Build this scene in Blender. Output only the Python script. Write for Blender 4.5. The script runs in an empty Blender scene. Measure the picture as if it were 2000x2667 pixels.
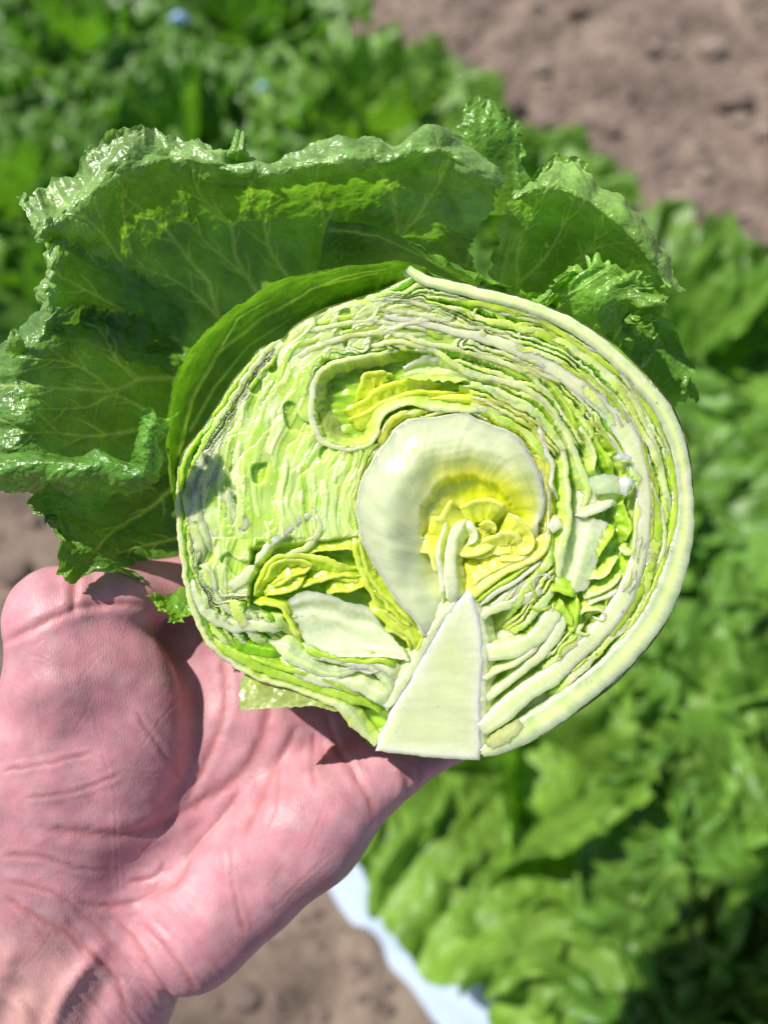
import bpy, math, random
import numpy as np
from mathutils import Vector, Matrix

random.seed(7)
RNG = np.random.RandomState(11)
sc = bpy.context.scene

# ------------------------------------------------------------------ camera, sky, sun, exposure
U = 0.0001166                 # metres per unit at the cut plane of the held lettuce
D = 2016.0                    # distance camera -> cut plane in those units (0.235 m)
CAM = Vector((0, 0, 1.0))
PITCH = math.radians(60)
RIGHT = Vector((1, 0, 0)); FWD = Vector((0, math.cos(PITCH), -math.sin(PITCH))); UP = Vector((0, math.sin(PITCH), math.cos(PITCH)))
BACK = -FWD
cd = bpy.data.cameras.new('camera'); cam = bpy.data.objects.new('camera', cd); sc.collection.objects.link(cam)
cam.location = CAM
cam.rotation_euler = (math.radians(90) - PITCH, 0, 0)
cd.sensor_fit = 'VERTICAL'; cd.sensor_height = 36.0
cd.lens = 36.0 * D / 2667.0
cd.clip_start = 0.01; cd.clip_end = 60
cd.dof.use_dof = True; cd.dof.focus_distance = (D + 20) * U; cd.dof.aperture_fstop = 5.2
cd.dof.aperture_blades = 0
sc.camera = cam

SUNC = Vector((-0.50, 0.60, 0.625)).normalized()      # direction to the sun in camera axes
SUN = (RIGHT * SUNC.x + UP * SUNC.y + BACK * SUNC.z).normalized()
w = bpy.data.worlds.new('World'); sc.world = w; w.use_nodes = True
nt = w.node_tree; bg = nt.nodes['Background']
sky = nt.nodes.new('ShaderNodeTexSky'); sky.sky_type = 'NISHITA'; sky.sun_disc = False
sky.sun_elevation = math.asin(SUN.z); sky.sun_rotation = math.atan2(SUN.x, SUN.y)
nt.links.new(sky.outputs[0], bg.inputs[0]); bg.inputs[1].default_value = 0.075
sl = bpy.data.lights.new('sun', 'SUN'); sl.energy = 4.8; sl.angle = math.radians(0.55); sl.color = (1, .965, .90)
so = bpy.data.objects.new('sun', sl); sc.collection.objects.link(so)
so.rotation_euler = (-SUN).to_track_quat('-Z', 'Y').to_euler(); so.location = (0, 0, 3)
sc.view_settings.view_transform = 'Standard'; sc.view_settings.look = 'None'
sc.view_settings.gamma = 1; sc.view_settings.exposure = 0.33
sc.cycles.use_denoising = True
sc.cycles.max_bounces = 8; sc.cycles.diffuse_bounces = 4; sc.cycles.transmission_bounces = 4; sc.cycles.glossy_bounces = 2
sc.cycles.caustics_reflective = False; sc.cycles.caustics_refractive = False
sc.cycles.sample_clamp_indirect = 6

# ------------------------------------------------------------------ numpy helpers
A_R = np.array(RIGHT); A_U = np.array(UP); A_B = np.array(BACK); A_C = np.array(CAM)

def bp(P):
    """(x, y, z) traced in the picture's own units, z towards the viewer from the cut plane -> world metres"""
    P = np.asarray(P, float)
    s = (D - P[..., 2]) / D
    X = (P[..., 0] - 1000) * s * U; Y = (1333.5 - P[..., 1]) * s * U; Z = (P[..., 2] - D) * U
    return A_C + X[..., None] * A_R + Y[..., None] * A_U + Z[..., None] * A_B

def ground(px, py, h=0.0):
    d = A_R * (px - 1000) / D + A_U * (1333.5 - py) / D - A_B
    t = (h - A_C[2]) / d[2]
    return A_C + d * t

_perm = RNG.permutation(512); _perm = np.concatenate([_perm, _perm])
_grad = RNG.normal(size=(512, 3)); _grad /= np.linalg.norm(_grad, axis=1)[:, None]
def noise(x, y, z=0.0, seed=0):
    x = np.asarray(x, float) + seed * 17.31; y = np.asarray(y, float) + seed * 5.77; z = np.zeros_like(x) + z
    xi = np.floor(x).astype(int); yi = np.floor(y).astype(int); zi = np.floor(z).astype(int)
    xf, yf, zf = x - xi, y - yi, z - zi
    u = xf ** 3 * (xf * (xf * 6 - 15) + 10); v = yf ** 3 * (yf * (yf * 6 - 15) + 10); w_ = zf ** 3 * (zf * (zf * 6 - 15) + 10)
    out = 0
    for dx in (0, 1):
        for dy in (0, 1):
            for dz in (0, 1):
                h = _perm[(_perm[(_perm[(xi + dx) & 511] + yi + dy) & 511] + zi + dz) & 511]
                g = _grad[h]
                dot = g[..., 0] * (xf - dx) + g[..., 1] * (yf - dy) + g[..., 2] * (zf - dz)
                out = out + dot * (u if dx else 1 - u) * (v if dy else 1 - v) * (w_ if dz else 1 - w_)
    return out * 1.6
def fbm(x, y, z=0.0, o=4, seed=0):
    a, s, t = 1.0, 0, 0
    for k in range(o):
        s = s + a * noise(np.asarray(x) * 2 ** k, np.asarray(y) * 2 ** k, np.asarray(z) * 2 ** k, seed + k * 3); t += a; a *= .5
    return s / t
def ss(a, b, x):
    t = np.clip((x - a) / (b - a), 0, 1); return t * t * (3 - 2 * t)

def catmull(P, n):
    """resample rows of P (k, ...) to n rows with Catmull-Rom"""
    P = np.asarray(P, float); k = len(P)
    if k == 2:
        t = np.linspace(0, 1, n); t = t.reshape((-1,) + (1,) * (P.ndim - 1)); return P[0] * (1 - t) + P[1] * t
    E = np.concatenate([[2 * P[0] - P[1]], P, [2 * P[-1] - P[-2]]])
    t = np.linspace(0, k - 1, n); i = np.minimum(t.astype(int), k - 2); f = (t - i).reshape((-1,) + (1,) * (P.ndim - 1))
    a, b, c, d = E[i], E[i + 1], E[i + 2], E[i + 3]
    return .5 * (2 * b + (c - a) * f + (2 * a - 5 * b + 4 * c - d) * f ** 2 + (3 * b - 3 * c + d - a) * f ** 3)
def spline_even(P, step):
    P = np.asarray(P, float); Q = catmull(P, max(40, len(P) * 24))
    L = np.concatenate([[0], np.cumsum(np.linalg.norm(np.diff(Q[:, :2], axis=0), axis=1))])
    n = max(4, int(L[-1] / step)); s = np.linspace(0, L[-1], n)
    return np.stack([np.interp(s, L, Q[:, j]) for j in range(Q.shape[1])], 1), s

def dist_poly(x, y, line):
    line = np.asarray(line, float); d = np.full(x.shape, 1e9); par = np.zeros(x.shape); acc = 0.0
    lens = np.linalg.norm(np.diff(line[:, :2], axis=0), axis=1); tot = lens.sum() + 1e-9
    for (a, b, l) in zip(line[:-1], line[1:], lens):
        ab = b[:2] - a[:2]; t = np.clip(((x - a[0]) * ab[0] + (y - a[1]) * ab[1]) / (l * l + 1e-9), 0, 1)
        dd = np.hypot(x - a[0] - t * ab[0], y - a[1] - t * ab[1])
        m = dd < d; d = np.where(m, dd, d); par = np.where(m, (acc + t * l) / tot, par); acc += l
    return d, par
def inpoly(x, y, poly):
    r = np.zeros(x.shape, bool); n = len(poly)
    for i in range(n):
        x0, y0 = poly[i][:2]; x1, y1 = poly[(i + 1) % n][:2]
        if y0 == y1: continue
        c = ((y0 > y) != (y1 > y)) & (x < (x1 - x0) * (y - y0) / (y1 - y0) + x0)
        r ^= c
    return r
def polydist(x, y, poly):
    d, _ = dist_poly(x, y, list(poly) + [poly[0]]); return np.where(inpoly(x, y, poly), d, -d)

# ------------------------------------------------------------------ object helpers
def tag(o, label=None, cat=None, group=None, kind=None):
    for k, v in (('label', label), ('category', cat), ('group', group), ('kind', kind)):
        if v: o[k] = v
    return o
def empty(name, loc, label, cat, group=None):
    o = bpy.data.objects.new(name, None); sc.collection.objects.link(o); o.location = loc; o.empty_display_size = .02
    return tag(o, label, cat, group)
def mesh(name, V, F, mat, parent=None, col=None, origin=None, smooth=True, extra=None, link=True):
    V = np.asarray(V, float)
    org = np.array(parent.location) if parent is not None and origin is None else (np.zeros(3) if origin is None else np.asarray(origin, float))
    me = bpy.data.meshes.new(name)
    F = np.asarray(F, np.int32)
    k = F.shape[1]
    me.vertices.add(len(V)); me.vertices.foreach_set('co', (V - org).astype(np.float32).ravel())
    me.loops.add(F.size); me.loops.foreach_set('vertex_index', F.ravel())
    me.polygons.add(len(F)); me.polygons.foreach_set('loop_start', np.arange(0, F.size, k, dtype=np.int32))
    me.polygons.foreach_set('loop_total', np.full(len(F), k, np.int32))
    me.polygons.foreach_set('use_smooth', np.full(len(F), smooth))
    me.update(calc_edges=True); me.validate()
    if col is not None:
        a = me.attributes.new('Col', 'FLOAT_COLOR', 'POINT'); c = np.ones((len(V), 4), np.float32); c[:, :3] = col; a.data.foreach_set('color', c.ravel())
    for kx, vx in (extra or {}).items():
        a = me.attributes.new(kx, 'FLOAT', 'POINT'); a.data.foreach_set('value', np.asarray(vx, np.float32).ravel())
    me.materials.append(mat)
    o = bpy.data.objects.new(name, me)
    if link: sc.collection.objects.link(o)
    if parent is not None: o.parent = parent
    else: o.location = org
    return o
def gridF(nr, nc, close=False):
    i = np.arange(nr - 1)[:, None]; j = np.arange(nc if close else nc - 1)[None, :]; jn = (j + 1) % nc
    a = i * nc + j; b = i * nc + jn; c = (i + 1) * nc + jn; d = (i + 1) * nc + j
    return np.stack([a, b, c, d], -1).reshape(-1, 4)

# ------------------------------------------------------------------ materials
def nodes(name):
    m = bpy.data.materials.new(name); m.use_nodes = True; n = m.node_tree; n.nodes.clear(); return m, n
def N(n, t, **kw):
    x = n.nodes.new(t)
    for k, v in kw.items():
        if k.startswith('_'): setattr(x, k[1:], v)
        else: x.inputs[k.replace('~', ' ')].default_value = v
    return x
def leaf_material(name, web=1.0, webscale=380, transl=.42, rough=.34, bump=.5, sss=0.0, sparkle=0.0, coat=0.0, fine=2600, transcol=(1.25, 1.45, .45), scale=.0018, coatr=.13, cut=.0, dark=1.0, var=.28):
    m, n = nodes(name); L = n.links.new
    out = N(n, 'ShaderNodeOutputMaterial'); at = N(n, 'ShaderNodeAttribute', _attribute_name='Col')
    tc = N(n, 'ShaderNodeTexCoord')
    # warp the coordinates so the fine veins wander
    nz = N(n, 'ShaderNodeTexNoise', Scale=webscale * .5, Detail=2.0); L(tc.outputs['Object'], nz.inputs['Vector'])
    mx = N(n, 'ShaderNodeMixRGB', _blend_type='ADD', Fac=.0025 * 400 / webscale * 1.0); L(tc.outputs['Object'], mx.inputs[1]); L(nz.outputs['Color'], mx.inputs[2])
    vo = N(n, 'ShaderNodeTexVoronoi', _feature='DISTANCE_TO_EDGE', Scale=webscale); L(mx.outputs[0], vo.inputs['Vector'])
    vr = N(n, 'ShaderNodeMapRange'); vr.inputs['From Min'].default_value = 0.0; vr.inputs['From Max'].default_value = .085; vr.inputs['To Min'].default_value = 1; vr.inputs['To Max'].default_value = 0
    L(vo.outputs['Distance'], vr.inputs['Value'])
    n1 = N(n, 'ShaderNodeTexNoise', Scale=90.0, Detail=5.0, Roughness=.62); L(tc.outputs['Object'], n1.inputs['Vector'])
    r1 = N(n, 'ShaderNodeMapRange'); r1.inputs['From Min'].default_value = .3; r1.inputs['From Max'].default_value = .7; r1.inputs['To Min'].default_value = 1 - var; r1.inputs['To Max'].default_value = 1 + var
    L(n1.outputs['Fac'], r1.inputs['Value'])
    mul = N(n, 'ShaderNodeVectorMath', _operation='SCALE'); L(at.outputs['Color'], mul.inputs[0]); L(r1.outputs[0], mul.inputs['Scale'])
    wm = N(n, 'ShaderNodeMath', _operation='MULTIPLY'); L(vr.outputs[0], wm.inputs[0]); wm.inputs[1].default_value = .45 * web
    lm = N(n, 'ShaderNodeVectorMath', _operation='MULTIPLY_ADD'); L(mul.outputs[0], lm.inputs[0]); lm.inputs[1].default_value = (1.7, 1.45, 1.6); lm.inputs[2].default_value = (.03, .04, .01)
    cm = N(n, 'ShaderNodeMixRGB'); L(wm.outputs[0], cm.inputs[0]); L(mul.outputs[0], cm.inputs[1]); L(lm.outputs[0], cm.inputs[2])
    fn = N(n, 'ShaderNodeTexNoise', Scale=float(fine), Detail=3.0, Roughness=.6); L(tc.outputs['Object'], fn.inputs['Vector'])
    mn = N(n, 'ShaderNodeTexNoise', Scale=420.0, Detail=3.0); L(tc.outputs['Object'], mn.inputs['Vector'])
    b0 = N(n, 'ShaderNodeBump', Strength=.55 * bump, Distance=.0011); L(mn.outputs['Fac'], b0.inputs['Height'])
    b1 = N(n, 'ShaderNodeBump', Strength=.5 * bump * web, Distance=.0006, _invert=False); L(vr.outputs[0], b1.inputs['Height']); L(b0.outputs[0], b1.inputs['Normal'])
    b2 = N(n, 'ShaderNodeBump', Strength=min(1.0, .35 * bump + sparkle), Distance=.00013); L(fn.outputs['Fac'], b2.inputs['Height']); L(b1.outputs[0], b2.inputs['Normal'])
    p = N(n, 'ShaderNodeBsdfPrincipled', Roughness=rough, IOR=1.42); L(cm.outputs[0], p.inputs['Base Color']); L(b2.outputs[0], p.inputs['Normal'])
    p.inputs['Coat Weight'].default_value = coat; p.inputs['Coat Roughness'].default_value = coatr; p.inputs['Coat IOR'].default_value = 1.55
    if coat: L(b2.outputs[0], p.inputs['Coat Normal'])
    if sss > 0:
        p.inputs['Subsurface Weight'].default_value = sss; p.inputs['Subsurface Scale'].default_value = .0018; p.inputs['Subsurface Radius'].default_value = (.95, 1.15, .38)
    last = p
    if sss > 0: p.inputs['Subsurface Scale'].default_value = scale; p.inputs['Subsurface Anisotropy'].default_value = .3
    if transl > 0:
        tm = N(n, 'ShaderNodeVectorMath', _operation='MULTIPLY'); L(cm.outputs[0], tm.inputs[0]); tm.inputs[1].default_value = transcol
        t = N(n, 'ShaderNodeBsdfTranslucent'); L(tm.outputs[0], t.inputs['Color']); L(b0.outputs[0], t.inputs['Normal'])
        ms = N(n, 'ShaderNodeMixShader', Fac=transl); L(p.outputs[0], ms.inputs[1]); L(t.outputs[0], ms.inputs[2]); last = ms
    L(last.outputs[0], out.inputs['Surface'])
    return m

M_outer = leaf_material('outer_leaf_skin', web=.5, webscale=300, transl=.34, rough=.33, bump=.8, coat=.6, coatr=.28)
M_wrap = leaf_material('wrapper_leaf_skin', web=.25, webscale=300, transl=.38, rough=.34, bump=.5, coat=.08)
M_cut = leaf_material('cut_leaf_flesh', web=.0, transl=.14, rough=.26, bump=.15, sss=1.0, scale=.0030, sparkle=.8, coat=.6, fine=2300, transcol=(1.15, 1.3, .5), var=.12)
M_inner = leaf_material('inner_leaf_blade', web=.3, webscale=420, transl=.42, rough=.34, bump=.5, coat=.3, sparkle=.1, transcol=(1.2, 1.35, .45), sss=.5, var=.18)
M_rib = leaf_material('white_rib_flesh', web=.0, transl=.15, rough=.2, bump=.12, sss=1.0, scale=.0040, sparkle=.2, coat=1.0, transcol=(1.05, 1.15, .7), var=.08)
M_ribcut = leaf_material('cut_rib_flesh', web=.0, transl=.05, rough=.24, bump=.10, sss=1.0, scale=.0045, sparkle=.75, coat=.5, fine=2500, var=.10)
M_face = leaf_material('cut_face_flesh', web=.0, transl=.08, rough=.24, bump=.10, sss=1.0, scale=.0034, sparkle=.75, coat=.6, fine=2500, var=.08, transcol=(1.15, 1.3, .5))
M_core = leaf_material('stem_core_flesh', web=.0, transl=.0, rough=.38, bump=.12, sss=1.0, scale=.006, sparkle=.3, coat=.4, var=.05)
M_field = leaf_material('field_lettuce_leaf', web=.5, webscale=90, transl=.38, rough=.42, bump=.6, fine=500, coat=.1)

# ------------------------------------------------------------------ ground
BN = np.array([.757, .653]); BT = np.array([-.653, .757])       # across / along the planting bed
B0, B1 = .018, 1.06
def soil_material(name, base, dark, light, scale=1.0):
    m, n = nodes(name); L = n.links.new
    out = N(n, 'ShaderNodeOutputMaterial'); tc = N(n, 'ShaderNodeTexCoord')
    a = N(n, 'ShaderNodeTexNoise', Scale=7.0 * scale, Detail=9.0, Roughness=.65); L(tc.outputs['Object'], a.inputs['Vector'])
    r = N(n, 'ShaderNodeValToRGB'); L(a.outputs['Fac'], r.inputs[0])
    e = r.color_ramp.elements; e[0].position = .33; e[0].color = (*dark, 1); e[1].position = .68; e[1].color = (*light, 1)
    k = r.color_ramp.elements.new(.5); k.color = (*base, 1)
    b = N(n, 'ShaderNodeTexNoise', Scale=60.0 * scale, Detail=8.0, Roughness=.7); L(tc.outputs['Object'], b.inputs['Vector'])
    bu = N(n, 'ShaderNodeBump', Strength=.8, Distance=.008); L(b.outputs['Fac'], bu.inputs['Height'])
    mr = N(n, 'ShaderNodeMapRange'); mr.inputs['From Min'].default_value = .3; mr.inputs['From Max'].default_value = .7; mr.inputs['To Min'].default_value = .78; mr.inputs['To Max'].default_value = 1.2; L(b.outputs['Fac'], mr.inputs['Value'])
    sc_ = N(n, 'ShaderNodeVectorMath', _operation='SCALE'); L(r.outputs[0], sc_.inputs[0]); L(mr.outputs[0], sc_.inputs['Scale'])
    p = N(n, 'ShaderNodeBsdfPrincipled', Roughness=.93); L(sc_.outputs[0], p.inputs['Base Color']); L(bu.outputs[0], p.inputs['Normal'])
    L(p.outputs[0], out.inputs[0]); return m
M_soil = soil_material('dry_soil', (.20, .145, .112), (.10, .07, .054), (.31, .235, .18))
M_stone = soil_material('pale_clod', (.38, .29, .235), (.28, .21, .17), (.46, .37, .30), 4.0)

gx = np.concatenate([np.linspace(-25, -1.6, 40, endpoint=False), np.linspace(-1.6, 2.0, 420), np.linspace(2.0, 25, 41)[1:]])
gy = np.concatenate([np.linspace(-25, -.5, 40, endpoint=False), np.linspace(-.5, 3.4, 440), np.linspace(3.4, 40, 41)[1:]])
GX, GY = np.meshgrid(gx, gy)
def soil_h(x, y):
    near = ss(4, 2, np.hypot(x, y - 1))
    nn = x * BN[0] + y * BN[1]
    h = .035 * fbm(x * 3, y * 3, 0, 3, 1) + near * (.032 * np.maximum(0, fbm(x * 11, y * 11, 0, 4, 5)) + .022 * np.maximum(0, noise(x * 22, y * 22, 0, 9) - .25))
    bed = ss(B0 - .02, B0 + .06, nn) * ss(B1 + .02, B1 - .06, nn)
    return h * (1 - bed) - .01 + bed * -.01 
GZ = soil_h(GX, GY)
o = mesh('ground', np.stack([GX, GY, GZ], -1).reshape(-1, 3), gridF(len(gy), len(gx)), M_soil); tag(o, 'dry pinkish brown soil between the lettuce beds', kind='structure')

# white plastic film over the bed
m, n = nodes('white_mulch_film'); L = n.links.new
out = N(n, 'ShaderNodeOutputMaterial'); tc = N(n, 'ShaderNodeTexCoord')
a = N(n, 'ShaderNodeTexNoise', Scale=18.0, Detail=5.0); L(tc.outputs['Object'], a.inputs['Vector'])
bu = N(n, 'ShaderNodeBump', Strength=.5, Distance=.01); L(a.outputs['Fac'], bu.inputs['Height'])
r = N(n, 'ShaderNodeValToRGB'); r.color_ramp.elements[0].color = (.42, .52, .70, 1); r.color_ramp.elements[1].color = (.58, .68, .84, 1); L(a.outputs['Fac'], r.inputs[0])
p = N(n, 'ShaderNodeBsdfPrincipled', Roughness=.35); L(r.outputs[0], p.inputs['Base Color']); L(bu.outputs[0], p.inputs['Normal']); L(p.outputs[0], out.inputs[0]); M_film = m
tt = np.linspace(-1.6, 4.2, 520); cc = np.linspace(0, 1, 60)
T, Cc = np.meshgrid(tt, cc)
nn = B0 - .03 + (B1 - B0 + .06) * Cc + .010 * fbm(T * 4, Cc * 0, 0, 3, 2) * (1 - np.abs(Cc * 2 - 1) ** 2 * 0)
hz = .075 * ss(0, .07, Cc) * ss(1, .93, Cc) - .02 + .006 * fbm(T * 9, Cc * 12, 0, 3, 3) * ss(0, .03, Cc) * ss(1, .97, Cc)
V = np.stack([BT[0] * T + BN[0] * nn, BT[1] * T + BN[1] * nn, hz], -1)
o = mesh('plastic_mulch', V.reshape(-1, 3), gridF(60, 520), M_film); tag(o, 'white plastic mulch film stretched over the planting bed', kind='structure')
BEDZ = .055

# loose clods and stones on the furrow
def rock_mesh(seed, r):
    nu, nv = 22, 14
    u = np.linspace(0, 2 * math.pi, nu, endpoint=False); v = np.linspace(.02, math.pi - .02, nv)
    Ug, Vg = np.meshgrid(u, v); x = np.cos(Ug) * np.sin(Vg); y = np.sin(Ug) * np.sin(Vg); z = np.cos(Vg)
    d = 1 + .45 * fbm(x * 1.4 + seed, y * 1.4, z * 1.4, 3, seed)
    P = np.stack([x * d * r * 1.15, y * d * r * .9, z * d * r * .62], -1)
    return P.reshape(-1, 3), gridF(nv, nu, True)
stones = [(1408, 165, .021, 'pale round clod of soil beside the middle lettuce plant'), (1860, 120, .030, 'flat pale clod near the top right corner'), (1925, 250, .034, 'broad clod with a dark shadow line at the right edge'),
          (1935, 295, .020, 'light tan stone below the broad clod at right edge'), (1990, 340, .018, 'tan stone cut by the right edge of the picture'), (1780, 520, .026, 'pinkish stone with deep shadow above the right hand plants'),
          (1600, 320, .018, 'small brown clod halfway down the bare soil'), (1330, 255, .030, 'rounded clod against the middle lettuce plant'), (1690, 130, .02, 'low grey brown clod upper right of the bare soil'),
          (1840, 440, .02, 'small crumbly clod near the pinkish stone'), (1500, 30, .022, 'clod at the top edge above the bare soil'), (20, 1480, .022, 'dark clod at the left edge beside the thumb'), (640, 2600, .014, 'small clod on the soil below the hand')]
M_stone2 = soil_material('grey_clod', (.24, .17, .14), (.16, .115, .095), (.30, .22, .185), 4.0)
for i, (px, py, r_, lb) in enumerate(stones):
    g = ground(px, py, .01); z0 = float(soil_h(np.array([g[0]]), np.array([g[1]]))[0])
    P, F = rock_mesh(i * 3 + 1, r_)
    mt = M_stone if ('pale' in lb or 'tan' in lb or 'pink' in lb) else M_stone2
    o = mesh('clod' if 'stone' not in lb else 'stone', P + [g[0], g[1], z0 + r_ * .35], F, mt, origin=(g[0], g[1], z0)); tag(o, lb, 'stone' if 'stone' in lb else 'clod', 'clods and stones on the bare soil')
# crumbs: hundreds of small lumps, one mass
VV, FF, k0 = [], [], 0
for i in range(1500):
    px, py = (random.uniform(760, 2100), random.uniform(-80, 800)) if i % 3 else (random.uniform(-150, 1250), random.uniform(1200, 2800))
    g = ground(px, py, 0); q = g[0] * BN[0] + g[1] * BN[1]
    if B0 - .03 < q < B1 + .03: continue
    P, F = (lambda s: s)(rock_mesh(i % 9 + 1, random.uniform(.002, .008)))
    # thin the small lumps
    idx = np.arange(14 * 22).reshape(14, 22)[::3, ::3]; P = P[idx.ravel()]; F = gridF(*idx.shape, True)
    z0 = float(soil_h(np.array([g[0]]), np.array([g[1]]))[0])
    VV.append(P + [g[0], g[1], z0 + .001]); FF.append(F + k0); k0 += len(P)
o = mesh('soil_crumbs', np.concatenate(VV), np.concatenate(FF), M_stone2); tag(o, 'small crumbs of dry soil strewn over the furrows', kind='stuff')

VV, FF, k0 = [], [], 0
for i in range(90):
    px, py = (random.uniform(1000, 2100), random.uniform(-80, 700)) if i % 4 else (random.uniform(-150, 1150), random.uniform(1200, 2700))
    g = ground(px, py, 0); q = g[0] * BN[0] + g[1] * BN[1]
    if B0 - .03 < q < B1 + .03: continue
    P, F = rock_mesh(i % 11 + 2, random.uniform(.006, .014)); idx = np.arange(14 * 22).reshape(14, 22)[::3, ::3]; P = P[idx.ravel()]; F = gridF(*idx.shape, True)
    z0 = float(soil_h(np.array([g[0]]), np.array([g[1]]))[0]); VV.append(P + [g[0], g[1], z0 + .002]); FF.append(F + k0); k0 += len(P)
o = mesh('pebbles', np.concatenate(VV), np.concatenate(FF), M_stone); tag(o, 'pale pebbles and dry lumps dotted over the furrows', kind='stuff')
VV, FF, k0 = [], [], 0
for i in range(110):
    px, py = (random.uniform(760, 2100), random.uniform(-80, 800)) if i % 3 else (random.uniform(-150, 1250), random.uniform(1200, 2800))
    g = ground(px, py, 0); q = g[0] * BN[0] + g[1] * BN[1]
    if B0 - .03 < q < B1 + .03: continue
    a_ = random.uniform(0, 3.14); l_ = random.uniform(.008, .03); z0 = float(soil_h(np.array([g[0]]), np.array([g[1]]))[0]) + .006
    t_ = np.linspace(-1, 1, 5)[:, None]; c_ = np.array([g[0], g[1], z0]); P = c_ + t_ * l_ * np.array([math.cos(a_), math.sin(a_), random.uniform(-.1, .1)]) + (1 - t_ ** 2) * np.array([0, 0, .003])
    Bx = np.array([-math.sin(a_), math.cos(a_), .2]) * random.uniform(.0006, .0012)
    V = np.stack([P - Bx, P + Bx, P + [0, 0, .001]], 1).reshape(-1, 3); F = gridF(5, 3, True); VV.append(V); FF.append(F + k0); k0 += len(V)
m, n = nodes('dry_straw'); p = N(n, 'ShaderNodeBsdfPrincipled', Roughness=.8); p.inputs['Base Color'].default_value = (.42, .34, .20, 1); out = N(n, 'ShaderNodeOutputMaterial'); n.links.new(p.outputs[0], out.inputs[0])
o = mesh('straw_litter', np.concatenate(VV), np.concatenate(FF), m); tag(o, 'scattered bits of dry straw on the soil', kind='stuff')

# ------------------------------------------------------------------ lettuces growing in the bed
def field_leaf(seed, length, width, lift, droop, tone, head=False):
    rs = np.random.RandomState(seed)
    nu, nv = 44, 34
    u = np.linspace(-1, 1, nu)[None, :]; v = np.linspace(0, 1, nv)[:, None]
    wprof = (.16 + .84 * ss(0, .62, v)) * np.sqrt(np.clip(1 - ss(.6, 1.0, v) * .75 * u ** 2, 0, 1))
    half = width * .5 * wprof * (1 - .12 * ss(.7, 1, v))
    vv = v * (1 - .28 * (np.abs(u) ** 2.2) * ss(.3, 1, v)) * (1 + .05 * noise(u * 5 + seed, v * 0 + 1.3) + .07 * noise(u * 10, v * 0 + seed * 1.0) * ss(.6, 1, v))
    ang = lift - (lift + droop) * v ** 1.25 * 1.0
    ds = length / (nv - 1); x = np.cumsum(np.cos(ang) * ds, 0); z = np.cumsum(np.sin(ang) * ds, 0)
    X = np.zeros((nv, nu)); Z = np.zeros((nv, nu))
    sarc = np.linspace(0, 1, nv)
    for j in range(nu):
        X[:, j] = np.interp(vv[:, j], sarc, x[:, 0]); Z[:, j] = np.interp(vv[:, j], sarc, z[:, 0])
    Y = half * u + 0 * v
    edge = ss(.35, 1.0, np.maximum(v, np.abs(u) * (.4 + .6 * v)))
    Z = Z + .42 * half * (np.abs(u) ** 1.6) * (1 - .7 * ss(.3, 1, v)) * (1.0 if not head else .2)
    ruf = .026 * edge * noise(u * 4.2 + seed, v * 2.6, 0, 4) + .016 * edge ** 2 * np.sin(u * 13 + 3 * noise(u * 3, v * 2, seed) + v * 3)
    cr = .0085 * (.45 + edge) * noise(u * 9 + seed, v * 10, 0, 7) + .0042 * noise(u * 17 + seed, v * 19, 0, 8)
    Z = Z + ruf + cr; X = X + .006 * edge * noise(u * 7, v * 7, seed); Y = Y + .010 * edge * noise(u * 5 + 2, v * 6, seed + .5)
    mid = np.exp(-(u / .035) ** 2) * (1 - v) ** .5
    side = np.exp(-((((np.abs(u) * .55 + v * 1.0) * 6.5) % 1 - .5) / .07) ** 2) * ss(.05, .2, np.abs(u)) * .45
    rib = np.clip(mid + side, 0, 1)[..., None]
    t = np.array(tone) * (1 + .30 * noise(u * 2.2 + seed, v * 2.2, 3.3)[..., None] + .15 * noise(u * 9, v * 9, seed * .7)[..., None])
    pale = np.array((.28, .42, .11)); base = ss(.45, 0, v)[..., None] * .5
    col = t * (1 - base) + pale * base; col = col * (1 - .5 * rib) + np.array((.35, .48, .14)) * .5 * rib
    return np.stack([X, Y, Z], -1).reshape(-1, 3), gridF(nv, nu), np.clip(col, 0.005, 1).reshape(-1, 3)
def head_ball(seed, r, tone):
    nu, nv = 64, 40
    u = np.linspace(0, 2 * math.pi, nu, endpoint=False); v = np.linspace(.03, math.pi * .96, nv); Ug, Vg = np.meshgrid(u, v)
    x = np.cos(Ug) * np.sin(Vg); y = np.sin(Ug) * np.sin(Vg); z = np.cos(Vg)
    d = 1 + .10 * fbm(x * 2.2 + seed, y * 2.2, z * 2.2, 4, seed) + .06 * np.sin(3 * Ug + 4 * z + seed) * np.sin(Vg)
    d += .05 * ((Ug * 3 / (2 * math.pi) + z * 1.1) % 1.0)
    P = np.stack([x * d * r, y * d * r, z * d * r * .86], -1)
    rib = np.exp(-(((Ug * 9 / (2 * math.pi) + .8 * z) % 1 - .5) / .07) ** 2)[..., None] * .35
    t = np.array(tone) * (1.0 + .25 * noise(x * 4, y * 4, z * 4, seed)[..., None])
    return P.reshape(-1, 3), gridF(nv, nu, True), (t * (1 - rib) + np.array((.42, .55, .2)) * rib).reshape(-1, 3)
protos = []
tones = [(.165, .33, .044), (.125, .275, .036), (.21, .38, .050), (.115, .26, .032)]
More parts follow.
